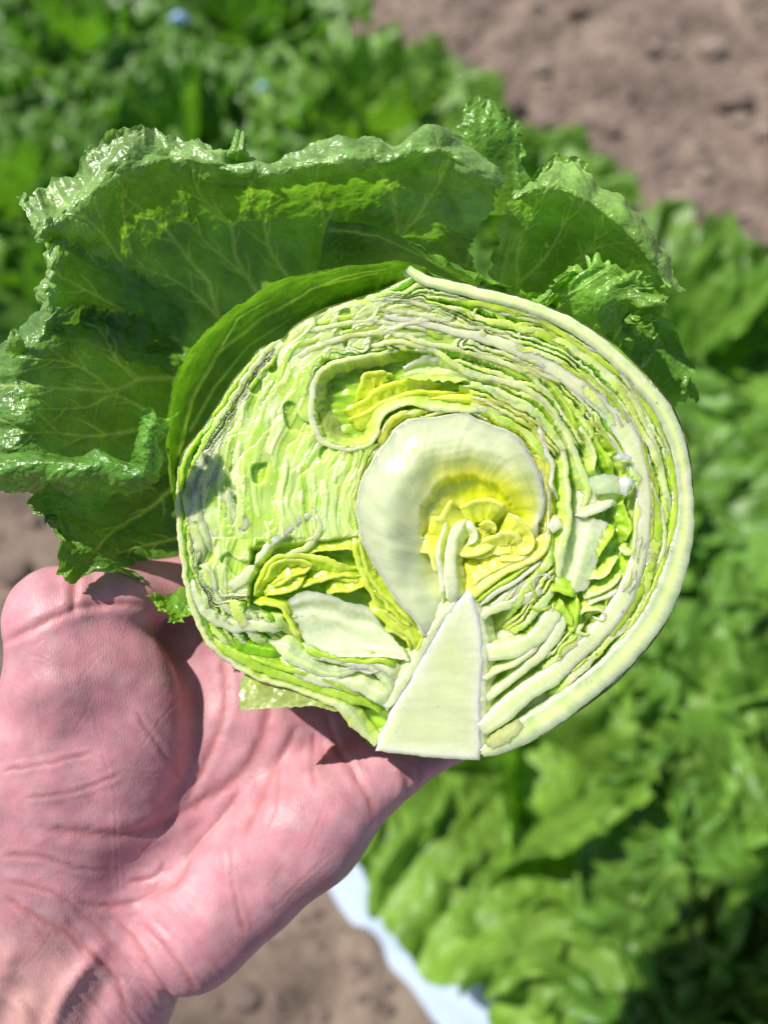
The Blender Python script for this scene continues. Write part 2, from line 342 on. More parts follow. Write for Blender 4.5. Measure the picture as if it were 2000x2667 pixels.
for pi_ in range(4):
    leaves = []; rs = random.Random(pi_ * 31 + 5); nl = 13
    for k in range(nl):
        ring = 0 if k < 7 else 1
        a = (k / 7 if ring == 0 else (k - 7) / 6 + .07) * 2 * math.pi + rs.uniform(-.22, .22)
        ln = rs.uniform(.215, .262) if ring == 0 else rs.uniform(.165, .20)
        P, F, C_ = field_leaf(pi_ * 40 + k + 1, ln, ln * rs.uniform(1.05, 1.3), rs.uniform(.85, 1.2) if ring == 0 else rs.uniform(1.35, 1.6), rs.uniform(.05, .5) if ring == 0 else (rs.uniform(-.5, .1) if k % 2 else rs.uniform(-1.5, -.9)), np.array(tones[pi_]) * rs.uniform(.82, 1.2))
        ca, sa = math.cos(a), math.sin(a); R = np.array([[ca, -sa, 0], [sa, ca, 0], [0, 0, 1]])
        P = (P + [.018, 0, 0]) @ R.T
        leaves.append(mesh('leaf', P, F, M_field, col=C_, origin=(0, 0, 0), link=False).data)
    P, F, C_ = head_ball(pi_ + 1, .046, np.array(tones[pi_]) * 1.15)
    protos.append((mesh('head', P + [0, 0, .06], F, M_field, col=C_, origin=(0, 0, 0), link=False).data, leaves))
plants = []
for ri, nrow in enumerate((.245, .55, .86)):
    for k in range(-4, 10):
        t_ = (.02 if ri == 0 else -.03) + (k + (.5 if ri == 1 else 0)) * (.315 if ri == 0 else .355) + random.uniform(-.025, .025); q = nrow + random.uniform(-.02, .02)
        x, y = BT * t_ + BN * q
        d = np.array([x, y, .1]) - A_C; f = d @ -A_B
        px = 1000 + D * (d @ A_R) / f; py = 1333.5 - D * (d @ A_U) / f
        if not (-380 < px < 2400 and -330 < py < 3150): continue
        if (q > .9 and t_ > 1.55 and px > 560): continue
        plants.append((x, y, px, py, ri))
for (px_, py_) in ((2010, 2400), (2080, 1980), (1850, 2860)):
    g_ = ground(px_, py_, .1); plants.append((g_[0], g_[1], px_, py_, 1))
def place_word(px, py):
    v_ = 'top' if py < 450 else 'upper' if py < 950 else 'middle' if py < 1600 else 'lower' if py < 2250 else 'bottom'
    h_ = 'left' if px < 600 else 'centre' if px < 1250 else 'right'
    return v_, h_
adj = ['broad green', 'ruffled', 'glossy', 'crinkled', 'spreading', 'dense', 'open', 'curled', 'frilly', 'wavy', 'loose', 'full', 'bushy', 'leafy']
for i, (x, y, px, py, ri) in enumerate(sorted(plants, key=lambda a: a[3])):
    v_, h_ = place_word(px, py)
    kind_ = (3 if (px < 820 and py < 1000) else i % 3)
    row = ['row beside the white film edge', 'middle row of the bed', 'row next to the upper bare soil'][ri]
    lab = '%s lettuce plant, %s %s, %s' % (adj[i % len(adj)], v_, h_, row)
    root = empty('lettuce_plant', (x, y, BEDZ - .015), lab, 'lettuce plant', 'lettuce plants growing in the bed')
    s = random.uniform(1.0, 1.14); root.scale = (s, s, s); root.rotation_euler = (random.uniform(-.06, .06), random.uniform(-.06, .06), random.uniform(0, 6.28))
    hd, lv = protos[kind_]
    for nm, me in [('head', hd)] + [('leaf', q_) for q_ in lv]:
        c = bpy.data.objects.new(nm, me); sc.collection.objects.link(c); c.parent = root

# scraps of blue plastic seen among the far plants
def tube(P, r, nseg=8):
    P = np.asarray(P, float); n_ = len(P); T_ = np.gradient(P, axis=0); T_ /= np.linalg.norm(T_, axis=1)[:, None] + 1e-12
    up = np.array([.13, .21, .97]); B_ = np.cross(T_, up); B_ /= np.linalg.norm(B_, axis=1)[:, None] + 1e-12; Nn = np.cross(B_, T_)
    a = np.linspace(0, 2 * math.pi, nseg, endpoint=False); r = np.broadcast_to(r, (n_,))
    V = P[:, None] + r[:, None, None] * (np.cos(a)[None, :, None] * B_[:, None] + np.sin(a)[None, :, None] * Nn[:, None])
    return V.reshape(-1, 3), gridF(n_, nseg, True)
m, n = nodes('pale_blue_plastic'); p = N(n, 'ShaderNodeBsdfPrincipled', Roughness=.3); p.inputs['Base Color'].default_value = (.35, .55, .9, 1); out = N(n, 'ShaderNodeOutputMaterial'); n.links.new(p.outputs[0], out.inputs[0]); M_blue = m
for (px, py, r_, lb) in ((470, 52, .016, 'pale blue plastic scrap above the far left lettuces'), (690, 232, .011, 'small blue plastic scrap beside the top left lettuce plants')):
    g = ground(px, py, .20); s_ = np.linspace(0, 1, 12)[:, None]
    P = g + (s_ - .5) * np.array([r_ * 2.2, r_ * .6, .01]) + np.sin(s_ * 5) * np.array([0, .004, .006])
    V, F = tube(P, r_ * .55 * np.sin(np.linspace(.3, 2.8, 12))); o = mesh('plastic_scrap', V, F, M_blue, origin=g); tag(o, lb, 'plastic scrap', 'blue plastic scraps')

# ------------------------------------------------------------------ the held half lettuce
C0 = np.array([1120.0, 1350.0])
root = empty('lettuce_half', bp(np.array([1110., 1950., -60.])), 'iceberg lettuce cut in half, cut face to the viewer, resting on the open hand', 'lettuce')
LOC = root.location

def put(name, P, F, mat, col, **kw):
    """P traced as (x, y, z) in picture units"""
    return mesh(name, bp(P), F, mat, parent=root, col=col, **kw)

def leaf(name, rows, mat, n=(150, 220), ruffle=20, crinkle=7, blister=3.0, tone=(.10, .25, .03), rim=(.12, .28, .05), base=(.2, .36, .06), veins=(), serr=10, seed=1, label=None, edges=(1, 1, 1), rf=9):
    G = np.array([[list(p_) for p_ in r_] for r_ in rows], float)
    G = catmull(G, n[0]); G = np.swapaxes(catmull(np.swapaxes(G, 0, 1), n[1]), 0, 1)
    nr, nc = G.shape[:2]
    v = np.linspace(0, 1, nr)[:, None] + np.zeros((1, nc)); u = np.linspace(0, 1, nc)[None, :] + np.zeros((nr, 1))
    eo = ss(.45, 1, v) * edges[0]; el = ss(.3, 0, u) * edges[1]; er = ss(.7, 1, u) * edges[2]
    e = np.clip(np.maximum(eo, np.maximum(el, er)), 0, 1)
    dv = np.gradient(G, axis=0); du = np.gradient(G, axis=1)
    Nn = np.cross(du, dv); Nn /= np.linalg.norm(Nn, axis=2)[..., None] + 1e-9; Nn *= np.sign(Nn[..., 2:3] + 1e-9)
    Lv = np.linalg.norm(dv, axis=2).sum(0).mean(); Lu = np.linalg.norm(du, axis=2).sum(1).mean()
    a = u * Lu; b = v * Lv
    out_dir = dv / (np.linalg.norm(dv, axis=2)[..., None] + 1e-9)
    sr = serr * (ss(.82, 1, v) * (noise(a / 42, a * 0, 0, seed) * 1.6 + noise(a / 14, a * 0, 0, seed + 1) * .8 + .3 * noise(a / 6, a * 0, 0, seed + 1)))[..., None]
    G = G + out_dir * sr * edges[0]
    ud = du / (np.linalg.norm(du, axis=2)[..., None] + 1e-9)
    G = G + ud * (serr * 1.2 * (ss(.9, 1, u) * edges[2] + ss(.1, 0, u) * edges[1]) * (noise(b / 38, b * 0, 3, seed) + .6 * noise(b / 13, b * 0, 3, seed)))[..., None]
    disp = ruffle * e * (noise(a / (Lu / rf), b / 220, 0, seed + 4) * 1.5 + .7 * noise(a / (Lu / rf / 2.3), b / 90, 0, seed + 5) * e)
    w1 = noise(a / 48 + .5 * noise(a / 90, b / 90, 2), b / 60, 1, seed + 6); w2 = noise(a / 20, b / 24, 2, seed + 7)
    disp = disp + crinkle * (.45 + .8 * e) * w1 + blister * (.6 + e) * (w2 + .5 * noise(a / 9, b / 9, 4, seed))
    vm = np.zeros_like(disp)
    for line in veins:
        wd = line[0]; d, par = dist_poly(G[..., 0], G[..., 1], line[1])
        wl = wd * (1.05 - .75 * par) + .8; vm = np.maximum(vm, np.exp(-(d / wl) ** 2) * (1 - .45 * par))
        disp = disp + 2.4 * np.exp(-(d / (wl * 1.2)) ** 2) - 5.0 * np.exp(-(d / (wl * 4.5)) ** 2) * (1 - par) ** .6
    G = G + Nn * disp[..., None]
    mixn = (.5 + .7 * fbm(a / 130, b / 130, 0, 3, seed + 9))[..., None]
    tone, rim, base = map(np.array, (tone, rim, base))
    col = tone * (1 - e[..., None]) + rim * e[..., None]
    bb = (ss(.35, 0, v) * (1 - .2))[..., None]; col = col * (1 - bb) + base * bb
    col = col * (.72 + .56 * mixn)
    vv = (vm * .85)[..., None]; col = col * (1 - vv) + np.array((.52, .68, .18)) * vv
    o = put(name, G.reshape(-1, 3), gridF(nr, nc), mat, np.clip(col, .004, 1).reshape(-1, 3))
    if label: o['label'] = label
    return o

def branch_veins(main, seed, n=7, ln=95):
    """main veins plus forked side veins"""
    rs = random.Random(seed); out_ = []
    for wd, line in main:
        Q, s = spline_even(line, 9); out_.append((wd, Q))
        for k in range(1, n + 1):
            i = int(len(Q) * (k / (n + 1.0) + rs.uniform(-.04, .04))); i = max(1, min(len(Q) - 2, i))
            d = Q[i + 1] - Q[i - 1]; d = d / (np.linalg.norm(d) + 1e-9); sgn = 1 if (k + int(wd)) % 2 else -1
            a = sgn * rs.uniform(.5, .95); P = [Q[i].copy()]; l = ln * rs.uniform(.5, 1.15)
            for _ in range(8):
                a *= .9; a += rs.uniform(-.16, .16)
                dd = np.array([d[0] * math.cos(a) - d[1] * math.sin(a), d[0] * math.sin(a) + d[1] * math.cos(a)]); P.append(P[-1] + dd * l / 8)
            out_.append((wd * .36, np.array(P)))
    return out_

vA = branch_veins([(6, [(572, 835), (555, 776), (543, 734), (500, 686), (446, 614), (422, 589), (362, 541), (300, 500)]), (4, [(570, 828), (525, 782), (482, 746), (422, 716), (350, 690)]),
    (6, [(684, 782), (645, 722), (615, 668), (603, 595), (561, 553), (519, 505), (490, 440)]), (4, [(650, 728), (585, 674), (543, 638), (500, 589), (470, 540)]), (3.5, [(603, 595), (640, 560), (655, 500), (640, 450)]),
    (5, [(760, 735), (724, 686), (700, 640), (690, 560), (720, 480)]), (6, [(1035, 628), (1029, 544), (1009, 486), (980, 440), (960, 400)]), (5, [(1040, 622), (1090, 560), (1130, 492), (1152, 458), (1180, 380)]),
    (4, [(1212, 698), (1244, 618), (1301, 555), (1330, 500)]), (4, [(422, 835), (362, 752), (320, 692), (260, 600), (180, 530), (120, 520)]), (3, [(344, 662), (326, 571), (322, 480)]),
    (4, [(860, 690), (850, 600), (825, 500), (830, 420)]), (3, [(1152, 458), (1165, 420), (1150, 370)])], 3, 7, 80)
vD = branch_veins([(6, [(446, 984), (362, 990), (301, 1018), (181, 1012), (0, 1002), (-60, 1000)]), (4, [(362, 990), (320, 951), (290, 909), (265, 855), (240, 840)]),
    (5, [(400, 1110), (356, 1120), (241, 1135), (121, 1126), (0, 1140)]), (3.5, [(380, 1066), (301, 1030), (230, 1060), (100, 1065)]), (3, [(301, 1018), (200, 950), (60, 930)])], 5, 6, 90)
vB = branch_veins([(5, [(1347, 745), (1347, 658), (1375, 572), (1415, 509), (1440, 470)]), (4, [(1350, 740), (1405, 690), (1440, 640), (1470, 580), (1500, 500)]), (4, [(1490, 720), (1540, 640), (1570, 580)]),
    (4, [(1300, 740), (1330, 650), (1390, 560)]), (4, [(1560, 760), (1640, 700), (1720, 690)]), (3, [(1500, 680), (1580, 640), (1650, 640)])], 9, 6, 70)
vE = branch_veins([(5, [(460, 1260), (400, 1320), (300, 1380), (240, 1440)]), (4, [(470, 1400), (380, 1420), (300, 1440)]), (4, [(480, 1500), (430, 1510), (360, 1480)])], 12, 5, 70)
DK = (.19, .39, .040); RM = (.26, .43, .12); BS = (.20, .40, .035)  # RM: silvery sheen of the rims put into the leaf colour

leaf('outer_leaf', [
    [(390, 990, -330), (450, 950, -330), (520, 920, -330), (610, 880, -330), (700, 840, -330), (790, 790, -330), (880, 740, -340), (980, 680, -340), (1100, 690, -330), (1230, 720, -330)],
    [(270, 800, -270), (330, 770, -280), (400, 720, -280), (500, 680, -280), (600, 640, -270), (700, 610, -270), (830, 590, -260), (960, 580, -260), (1090, 590, -240), (1230, 630, -260)],
    [(190, 710, -150), (250, 660, -180), (350, 580, -180), (450, 540, -190), (560, 530, -180), (690, 520, -180), (830, 500, -160), (980, 490, -160), (1110, 480, -140), (1265, 560, -200)],
    [(105, 620, 5), (180, 560, -25), (300, 455, -15), (430, 420, -35), (550, 440, -5), (690, 450, -25), (840, 425, 5), (1010, 410, -5), (1140, 400, 15), (1300, 500, -85)],
    [(62, 540, -75), (150, 480, -85), (285, 375, -65), (430, 345, -85), (560, 390, -45), (690, 412, -65), (850, 375, -45), (1025, 362, -65), (1190, 335, -75), (1320, 455, -165)]],
    M_outer, (190, 330), 40, 12, 2.8, DK, RM, BS, vA, 13, 3, label='large upper outer leaf with raised crinkled rim')
leaf('outer_leaf', [
    [(470, 870, -330), (455, 950, -330), (450, 1040, -330), (450, 1110, -330), (455, 1180, -330), (460, 1260, -330)],
    [(350, 820, -230), (345, 930, -230), (335, 1020, -230), (330, 1110, -230), (345, 1190, -230), (360, 1270, -230)],
    [(240, 800, -110), (225, 900, -100), (200, 1000, -90), (190, 1100, -100), (200, 1180, -110), (230, 1255, -130)],
    [(150, 800, 0), (100, 890, 20), (60, 990, 10), (50, 1090, 20), (60, 1170, 0), (90, 1255, -40)],
    [(110, 820, -60), (-10, 900, -70), (-90, 980, -70), (-120, 1090, -70), (-80, 1180, -70), (-40, 1250, -110)]],
    M_outer, (170, 220), 28, 12, 2.8, DK, (.12, .26, .055), BS, vD, 16, 21, label='broad outer leaf at the left with long side veins', rf=7)
leaf('outer_leaf', [
    [(-60, 1190, 10), (80, 1175, 50), (200, 1190, 50), (255, 1170, 70), (330, 1205, 60), (345, 1180, 90), (362, 1115, 110), (372, 1068, 110)],
    [(-60, 1215, 70), (90, 1200, 95), (210, 1210, 95), (280, 1205, 100), (360, 1220, 100), (370, 1175, 130), (385, 1115, 150), (410, 1072, 150)],
    [(-60, 1245, 60), (70, 1240, 80), (170, 1245, 85), (280, 1250, 80), (375, 1250, 95), (402, 1190, 120), (408, 1130, 135), (440, 1082, 130)],
    [(-60, 1262, 0), (38, 1284, 20), (150, 1275, 10), (260, 1290, 0), (385, 1272, 30), (425, 1205, 60), (428, 1140, 80), (466, 1070, 90)]],
    M_outer, (70, 240), 12, 9, 5, (.13, .32, .035), (.17, .38, .045), (.11, .26, .03), [], 12, 33, label='rolled leaf edge curling up at the lower left', edges=(1, .4, 1), rf=12)
leaf('outer_leaf', [
    [(480, 1220, -330), (490, 1320, -340), (500, 1420, -340), (510, 1520, -330), (520, 1600, -300)],
    [(370, 1250, -240), (385, 1330, -290), (400, 1420, -290), (430, 1510, -270), (480, 1590, -260)],
    [(260, 1260, -130), (270, 1340, -200), (290, 1410, -190), (340, 1470, -190), (430, 1560, -210)],
    [(140, 1260, -70), (150, 1335, -110), (210, 1400, -110), (230, 1455, -100), (360, 1500, -150)],
    [(75, 1275, -30), (95, 1345, -60), (150, 1370, -70), (170, 1500, -30), (300, 1462, -110)]],
    M_outer, (120, 150), 22, 8, 4, (.10, .24, .025), (.15, .33, .04), (.08, .18, .02), vE, 16, 41, label='lower outer leaf drooping over the thumb', edges=(1, .5, 1), rf=7)
leaf('outer_leaf', [
    [(455, 1540, -220), (480, 1530, -220), (520, 1560, -200)],
    [(415, 1560, -180), (450, 1580, -170), (490, 1610, -160)],
    [(375, 1555, -150), (430, 1600, -130), (452, 1625, -130)]],
    M_outer, (50, 60), 14, 6, 4, (.17, .38, .03), (.2, .42, .03), BS, [], 14, 44, label='small frilled leaf tip over the thumb joint', rf=6)
leaf('outer_leaf', [
    [(1270, 780, -330), (1350, 790, -330), (1430, 800, -330), (1500, 820, -330), (1560, 860, -330)],
    [(1285, 660, -260), (1370, 670, -240), (1470, 700, -240), (1550, 745, -240), (1610, 800, -250)],
    [(1310, 560, -160), (1400, 570, -130), (1510, 610, -120), (1620, 680, -120), (1670, 760, -140)],
    [(1345, 505, -45), (1435, 490, 15), (1550, 535, 25), (1670, 640, 5), (1735, 750, -25)],
    [(1368, 500, -110), (1462, 432, -90), (1568, 480, -70), (1695, 605, -90), (1785, 755, -100)]],
    M_outer, (150, 190), 20, 8, 2.6, (.17, .38, .035), (.30, .50, .11), BS, vB, 11, 55, label='bright outer leaf at the upper right', rf=6)  # tone and rim painted brighter, as if sunlit
leaf('outer_leaf', [
    [(1220, 560, -300), (1280, 560, -300), (1340, 560, -300), (1380, 560, -300)],
    [(1200, 430, -260), (1260, 440, -250), (1320, 440, -260), (1370, 460, -270)],
    [(1200, 340, -230), (1255, 340, -210), (1310, 340, -220), (1358, 370, -240)],
    [(1208, 262, -220), (1262, 255, -200), (1312, 288, -220), (1356, 320, -230)]],
    M_outer, (80, 90), 16, 7, 3, (.13, .30, .03), (.18, .38, .05), BS, [], 14, 61, label='leaf standing up behind the top of the head', rf=4)
leaf('outer_leaf', [
    [(1370, 560, -230), (1420, 540, -230), (1500, 560, -220)],
    [(1370, 500, -200), (1440, 460, -200), (1520, 480, -190)],
    [(1400, 440, -190), (1450, 405, -190), (1532, 425, -180)]],
    M_outer, (60, 80), 10, 6, 3, (.13, .30, .03), (.18, .38, .04), BS, [], 9, 66, label='leaf tip folded back behind the bright upper right leaf', rf=4)
# crumpled leaf above the thick rib
leaf('outer_leaf', [
    [(1400, 800, -220), (1440, 830, -200), (1500, 870, -180), (1560, 910, -180), (1600, 960, -180)],
    [(1400, 775, -120), (1470, 800, -90), (1540, 850, -90), (1590, 890, -110), (1630, 930, -130)],
    [(1440, 745, -60), (1500, 740, -30), (1570, 780, -10), (1620, 810, -50), (1640, 880, -120)],
    [(1470, 712, -40), (1560, 695, -20), (1640, 740, 0), (1690, 800, -10), (1640, 840, -60)],
    [(1480, 705, -60), (1570, 690, -40), (1680, 740, -10), (1742, 795, -10), (1690, 845, -40)]],
    M_outer, (150, 180), 34, 17, 4, (.17, .38, .035), (.25, .46, .06), BS, [(4, np.array([(1400, 790), (1480, 770), (1560, 720)])), (4, np.array([(1580, 920), (1620, 840), (1680, 800)]))], 14, 71, label='crumpled leaf bunched above the thick rib', rf=9)
leaf('outer_leaf', [
    [(1560, 900, -330), (1620, 960, -330), (1680, 1040, -330), (1720, 1120, -330)],
    [(1610, 850, -280), (1680, 920, -270), (1730, 990, -280), (1750, 1060, -300)],
    [(1650, 800, -240), (1730, 870, -230), (1780, 950, -240), (1790, 1040, -250)],
    [(1700, 790, -220), (1745, 850, -210), (1805, 940, -220), (1808, 1045, -230)]],
    M_outer, (90, 120), 18, 8, 3.5, (.12, .29, .035), (.17, .37, .05), BS, [], 13, 77, label='ragged leaf showing to the right of the head', rf=5)
leaf('outer_leaf', [
    [(1560, 860, -200), (1610, 920, -210), (1650, 980, -220)],
    [(1610, 810, -170), (1660, 860, -170), (1690, 940, -190)],
    [(1640, 790, -150), (1690, 830, -150), (1722, 900, -160)]],
    M_outer, (60, 80), 12, 6, 3, (.15, .34, .04), (.19, .40, .05), BS, [], 9, 79, label='short sunlit leaf tip right of the crumpled leaf', rf=4)
leaf('outer_leaf', [
    [(500, 780, -330), (490, 850, -330), (480, 900, -330), (470, 980, -330)],
    [(340, 700, -240), (335, 790, -240), (325, 860, -240), (325, 940, -240)],
    [(225, 650, -130), (220, 735, -120), (212, 810, -120), (215, 890, -140)],
    [(155, 615, -35), (142, 705, -5), (130, 775, -5), (140, 865, -25)],
    [(128, 610, -110), (108, 700, -60), (92, 775, -60), (108, 875, -90)]],
    M_outer, (120, 110), 24, 11, 2.8, DK, RM, BS, branch_veins([(5, [(470, 890), (380, 840), (290, 790), (200, 740), (120, 700)])], 17, 6, 80), 14, 97, label='outer leaf between the large upper leaf and the broad left leaf', rf=5)
# smooth wrapper leaf
vF = [(5, np.array([(470, 1180), (500, 1040), (570, 920), (680, 830), (820, 750), (980, 710)])), (3, np.array([(500, 1120), (560, 1010), (650, 900), (760, 830)])), (3, np.array([(570, 920), (620, 830), (700, 780)])), (3, np.array([(820, 750), (900, 720), (1000, 700)]))]
leaf('wrapper_leaf', [
    [(520, 1420, -250), (540, 1280, -250), (570, 1160, -250), (640, 1040, -250), (720, 950, -250), (830, 870, -250), (950, 820, -240), (1070, 790, -220), (1180, 800, -200)],
    [(470, 1360, -220), (480, 1220, -230), (520, 1080, -230), (600, 960, -230), (700, 870, -220), (820, 800, -210), (950, 750, -190), (1070, 730, -150), (1180, 760, -130)],
    [(450, 1300, -150), (445, 1170, -170), (475, 1010, -160), (550, 890, -160), (660, 800, -150), (800, 740, -130), (940, 705, -90), (1060, 700, -60), (1170, 745, -60)],
    [(450, 1270, -110), (435, 1120, -110), (452, 985, -90), (520, 880, -90), (630, 790, -80), (780, 718, -70), (930, 688, -40), (1062, 682, -12), (1150, 735, -12)]],
    M_wrap, (110, 260), 7, 5, 1.6, (.11, .25, .022), (.17, .33, .04), (.12, .26, .02), vF, 3, 88, label='smooth dark wrapper leaf around the top left of the head', rf=5)
leaf('outer_leaf', [
    [(830, 700, -300), (950, 690, -300), (1080, 700, -290), (1200, 740, -270), (1330, 780, -250)],
    [(840, 640, -230), (950, 630, -230), (1070, 660, -200), (1190, 710, -180), (1320, 765, -170)],
    [(850, 590, -190), (960, 600, -170), (1070, 640, -140), (1180, 695, -120), (1300, 745, -110), ][:5],
    [(860, 578, -170), (970, 590, -150), (1080, 640, -110), (1190, 700, -100), (1330, 750, -100)]],
    M_outer, (80, 160), 10, 5, 2.5, (.10, .25, .022), (.14, .31, .035), BS, [(4, np.array([(860, 600), (980, 615), (1100, 670), (1230, 730)]))], 4, 91, label='folded leaf edge lying behind the top of the head', rf=6)
leaf('outer_leaf', [
    [(1230, 830, -260), (1340, 850, -260), (1450, 900, -260), (1540, 960, -260)],
    [(1240, 760, -200), (1350, 790, -190), (1450, 830, -190), (1560, 900, -200)],
    [(1260, 735, -160), (1360, 760, -140), (1460, 790, -140), (1570, 860, -160)]],
    M_outer, (60, 120), 8, 4, 2.5, (.11, .26, .022), (.16, .33, .03), BS, [(4, np.array([(1260, 750), (1360, 775), (1480, 810)]))], 4, 93, label='dark leaf margin tucked behind the thick rib', rf=6)

# outline of the cut head
OUT = [(1075, 712), (1200, 735), (1316, 762), (1437, 800), (1529, 845), (1610, 900), (1690, 980), (1750, 1052), (1785, 1130), (1800, 1200), (1808, 1290), (1806, 1380), (1796, 1450), (1772, 1540), (1735, 1625), (1680, 1700), (1600, 1785), (1500, 1860), (1400, 1925), (1310, 1963), (1245, 1973), (1150, 1972), (1060, 1960), (968, 1946),
       (952, 1925), (929, 1885), (902, 1858), (880, 1841), (812, 1818), (744, 1795), (676, 1773), (608, 1737), (554, 1696), (518, 1637), (495, 1570), (477, 1503), (471, 1436), (466, 1390), (474, 1328), (462, 1283), (464, 1215), (480, 1170), (531, 1107), (572, 1043), (608, 985), (644, 944), (676, 905), (730, 883), (766, 846), (834, 806), (902, 783), (997, 752)]
OUTA = np.array(OUT, float)
ring = catmull(np.concatenate([OUTA, OUTA[:1]]), 361)[:-1]
V, Cc_ = [], []
for k in range(26):
    t_ = k / 25 * math.pi / 2; s_ = math.cos(t_) ** .85 if k < 25 else .001; z_ = -14 - 520 * math.sin(t_)
    P = C0 + (ring - C0) * max(s_, .002) * (1.0 - .004 * (k == 0))
    ang = np.arctan2(ring[:, 1] - C0[1], ring[:, 0] - C0[0])
    d = 8 * fbm(np.cos(ang) * 3 + k * .1, np.sin(ang) * 3, k * .15, 3, 5) * min(1, k / 4) + 5 * np.sin(ang * 24 + k * .15) * min(1, k / 6) * .4
    zz = z_ + d; V.append(np.stack([P[:, 0], P[:, 1], zz], 1))
    g = np.array((.42, .52, .20)) * (1 + .2 * noise(ang * 8, ang * 0 + k * .2, 1)[:, None]); Cc_.append(g)
put('outer_shell', np.concatenate(V), gridF(26, 360, True), M_rib, np.concatenate(Cc_))

# recessed interior that shows in the gaps, and the matted cut surface at the left
LIME = np.array((.42, .70, .015)); YEL = np.array((.74, .83, .04)); PALE = np.array((.64, .81, .17)); WHT = np.array((.80, .87, .56)); GRN = np.array((.22, .50, .012)); BLUE = np.array((.55, .70, .36)); CREAM = np.array((.80, .85, .58))  # LIME is bright: glow of light passing through leaves, put into the colour
MUSH = [(980, 770), (1100, 790), (1250, 860), (1180, 900), (1000, 900), (880, 920), (815, 970), (815, 1100), (860, 1165), (950, 1180), (930, 1290), (940, 1400), (860, 1430), (730, 1430), (650, 1540), (560, 1560), (520, 1500), (500, 1400), (500, 1280), (540, 1180), (590, 1110), (650, 1000), (720, 900), (800, 830), (900, 790)]
gs = 1.75
xs = np.arange(450, 1815, gs); ys = np.arange(705, 1980, gs); X, Y = np.meshgrid(xs, ys)
inside = polydist(X, Y, OUT)
md = polydist(X, Y, MUSH); mk = ss(-22, 22, md + 12 * noise(X / 40, Y / 40))
# layers run between the outline of the head and the outline of the heart leaf
HR0 = [(1105, 1657), (1028, 1553), (970, 1458), (940, 1373), (943, 1256), (983, 1183), (1036, 1115), (1121, 1091), (1211, 1079), (1286, 1112), (1356, 1153), (1400, 1231), (1416, 1318), (1400, 1430), (1340, 1520), (1260, 1590)]
def polar_r(poly, th):
    q = np.array(poly, float); q = np.concatenate([q, q[:1]]); q = catmull(q, 400)[:-1]; a_ = np.arctan2(q[:, 1] - 1400, q[:, 0] - 1190); r_ = np.hypot(q[:, 0] - 1190, q[:, 1] - 1400); o_ = np.argsort(a_)
    g_ = np.linspace(-math.pi, math.pi, 361)[:-1]; rg = np.interp(g_, a_[o_], r_[o_], period=2 * math.pi); kr = np.hanning(23); kr /= kr.sum(); rg = np.convolve(np.concatenate([rg[-11:], rg, rg[:11]]), kr, 'valid')
    return np.interp(th, g_, rg, period=2 * math.pi)
dx, dy = X - 1190, Y - 1400; rr = np.hypot(dx, dy); th = np.arctan2(dy, dx)
ri_, ro_ = polar_r(HR0, th.ravel()).reshape(th.shape), polar_r(OUT, th.ravel()).reshape(th.shape)
Fq = (rr - ri_) / (ro_ - ri_)
big = fbm(X / 190, Y / 190, 0, 3, 2); mid_ = fbm(X / 62, Y / 62, 1, 3, 3)
wq = Fq * (19 * (1 - mk) + 9 * mk) + (1 - mk) * (1.3 * big + .55 * mid_) + mk * (1.6 * big + .35 * mid_ + 3) + (.12 - .08 * mk) * noise(X / 9, Y / 9, 0, 4)
wq = wq + .33 * np.sin(wq * 1.9)
ib = np.floor(wq); fr = wq - ib
hs = lambda k: (np.sin(ib * 12.9898 + k * 78.233) * 43758.5453) % 1.0
al = noise(th * 3.2 + ib * .1, ib * 7.31, 0, 6); al2 = noise(th * 7 + ib * .1, ib * 3.77, 0, 7)
cw = np.clip(.48 + .30 * al + .2 * (hs(1) - .5) + .10 * noise(X / 7, Y / 7, 2, 9), .2, .85)
top = ss(cw - .05, cw + .03, fr)
dep = (1 - mk) * (17 + 26 * np.clip(al2 + .2, 0, 1)) + mk * (4 + 12 * np.clip(al2 - .05, 0, 1))
hole = ss(.36, .46, noise(X / 44, Y / 60, .5, 12)) * mk
dep = dep * (.35 + .65 * ss(5, 50, inside))
Z = -dep * (1 - np.clip(fr / cw, 0, 1) ** .7) * (1 - top) - 3 + 5 * hs(2) * top * .6 + (2.2 - 1.2 * mk) * fbm(X / 26, Y / 26, 4, 3, 5) + (.8 - .35 * mk) * noise(X / 5, Y / 5, 0, 8) + 7 * noise(X / 85, Y / 70, 1, 4) - 30 * hole
Z = Z * (1 - .6 * mk) - 1.5 * mk
cup_d = polydist(X, Y, [(850, 945), (1000, 915), (1110, 925), (1220, 980), (1220, 1060), (1080, 1060), (1000, 1090), (980, 1150), (860, 1155), (825, 1060)])
fx, fy = rr / 34 + .9 * big, th * rr / 120 + .8 * noise(X / 120, Y / 120, 6)
pa = fbm(fx * .45, fy * .8, 9, 2, 41); pb = fbm(fx * .6, fy * .9, 5, 2, 43); pc = fbm(fx * .7, fy, 3, 2, 45); jg = .035 * noise(X / 10, Y / 10, 1, 46) + .02 * noise(X / 5, Y / 5, 1, 47)
p1, p2, p3 = ss(.0, .05, pa + jg), ss(.12, .17, pb + jg), ss(.18, .23, pc + jg)
Z = Z + .62 * mk * (4.5 * p1 * (1 - ss(.05, .7, pa)) + 3.5 * p2 * (1 - .5 * ss(.2, .8, pb)) + 5 * p3 * (1 - ss(.25, .8, pc)) - 3)
FOLD = [(655, 1430), (800, 1415), (935, 1400), (1000, 1560), (930, 1610), (760, 1600), (650, 1590)]; RS = [(1440, 1190), (1560, 1140), (1620, 1200), (1650, 1300), (1640, 1480), (1560, 1650), (1450, 1640), (1440, 1400)]
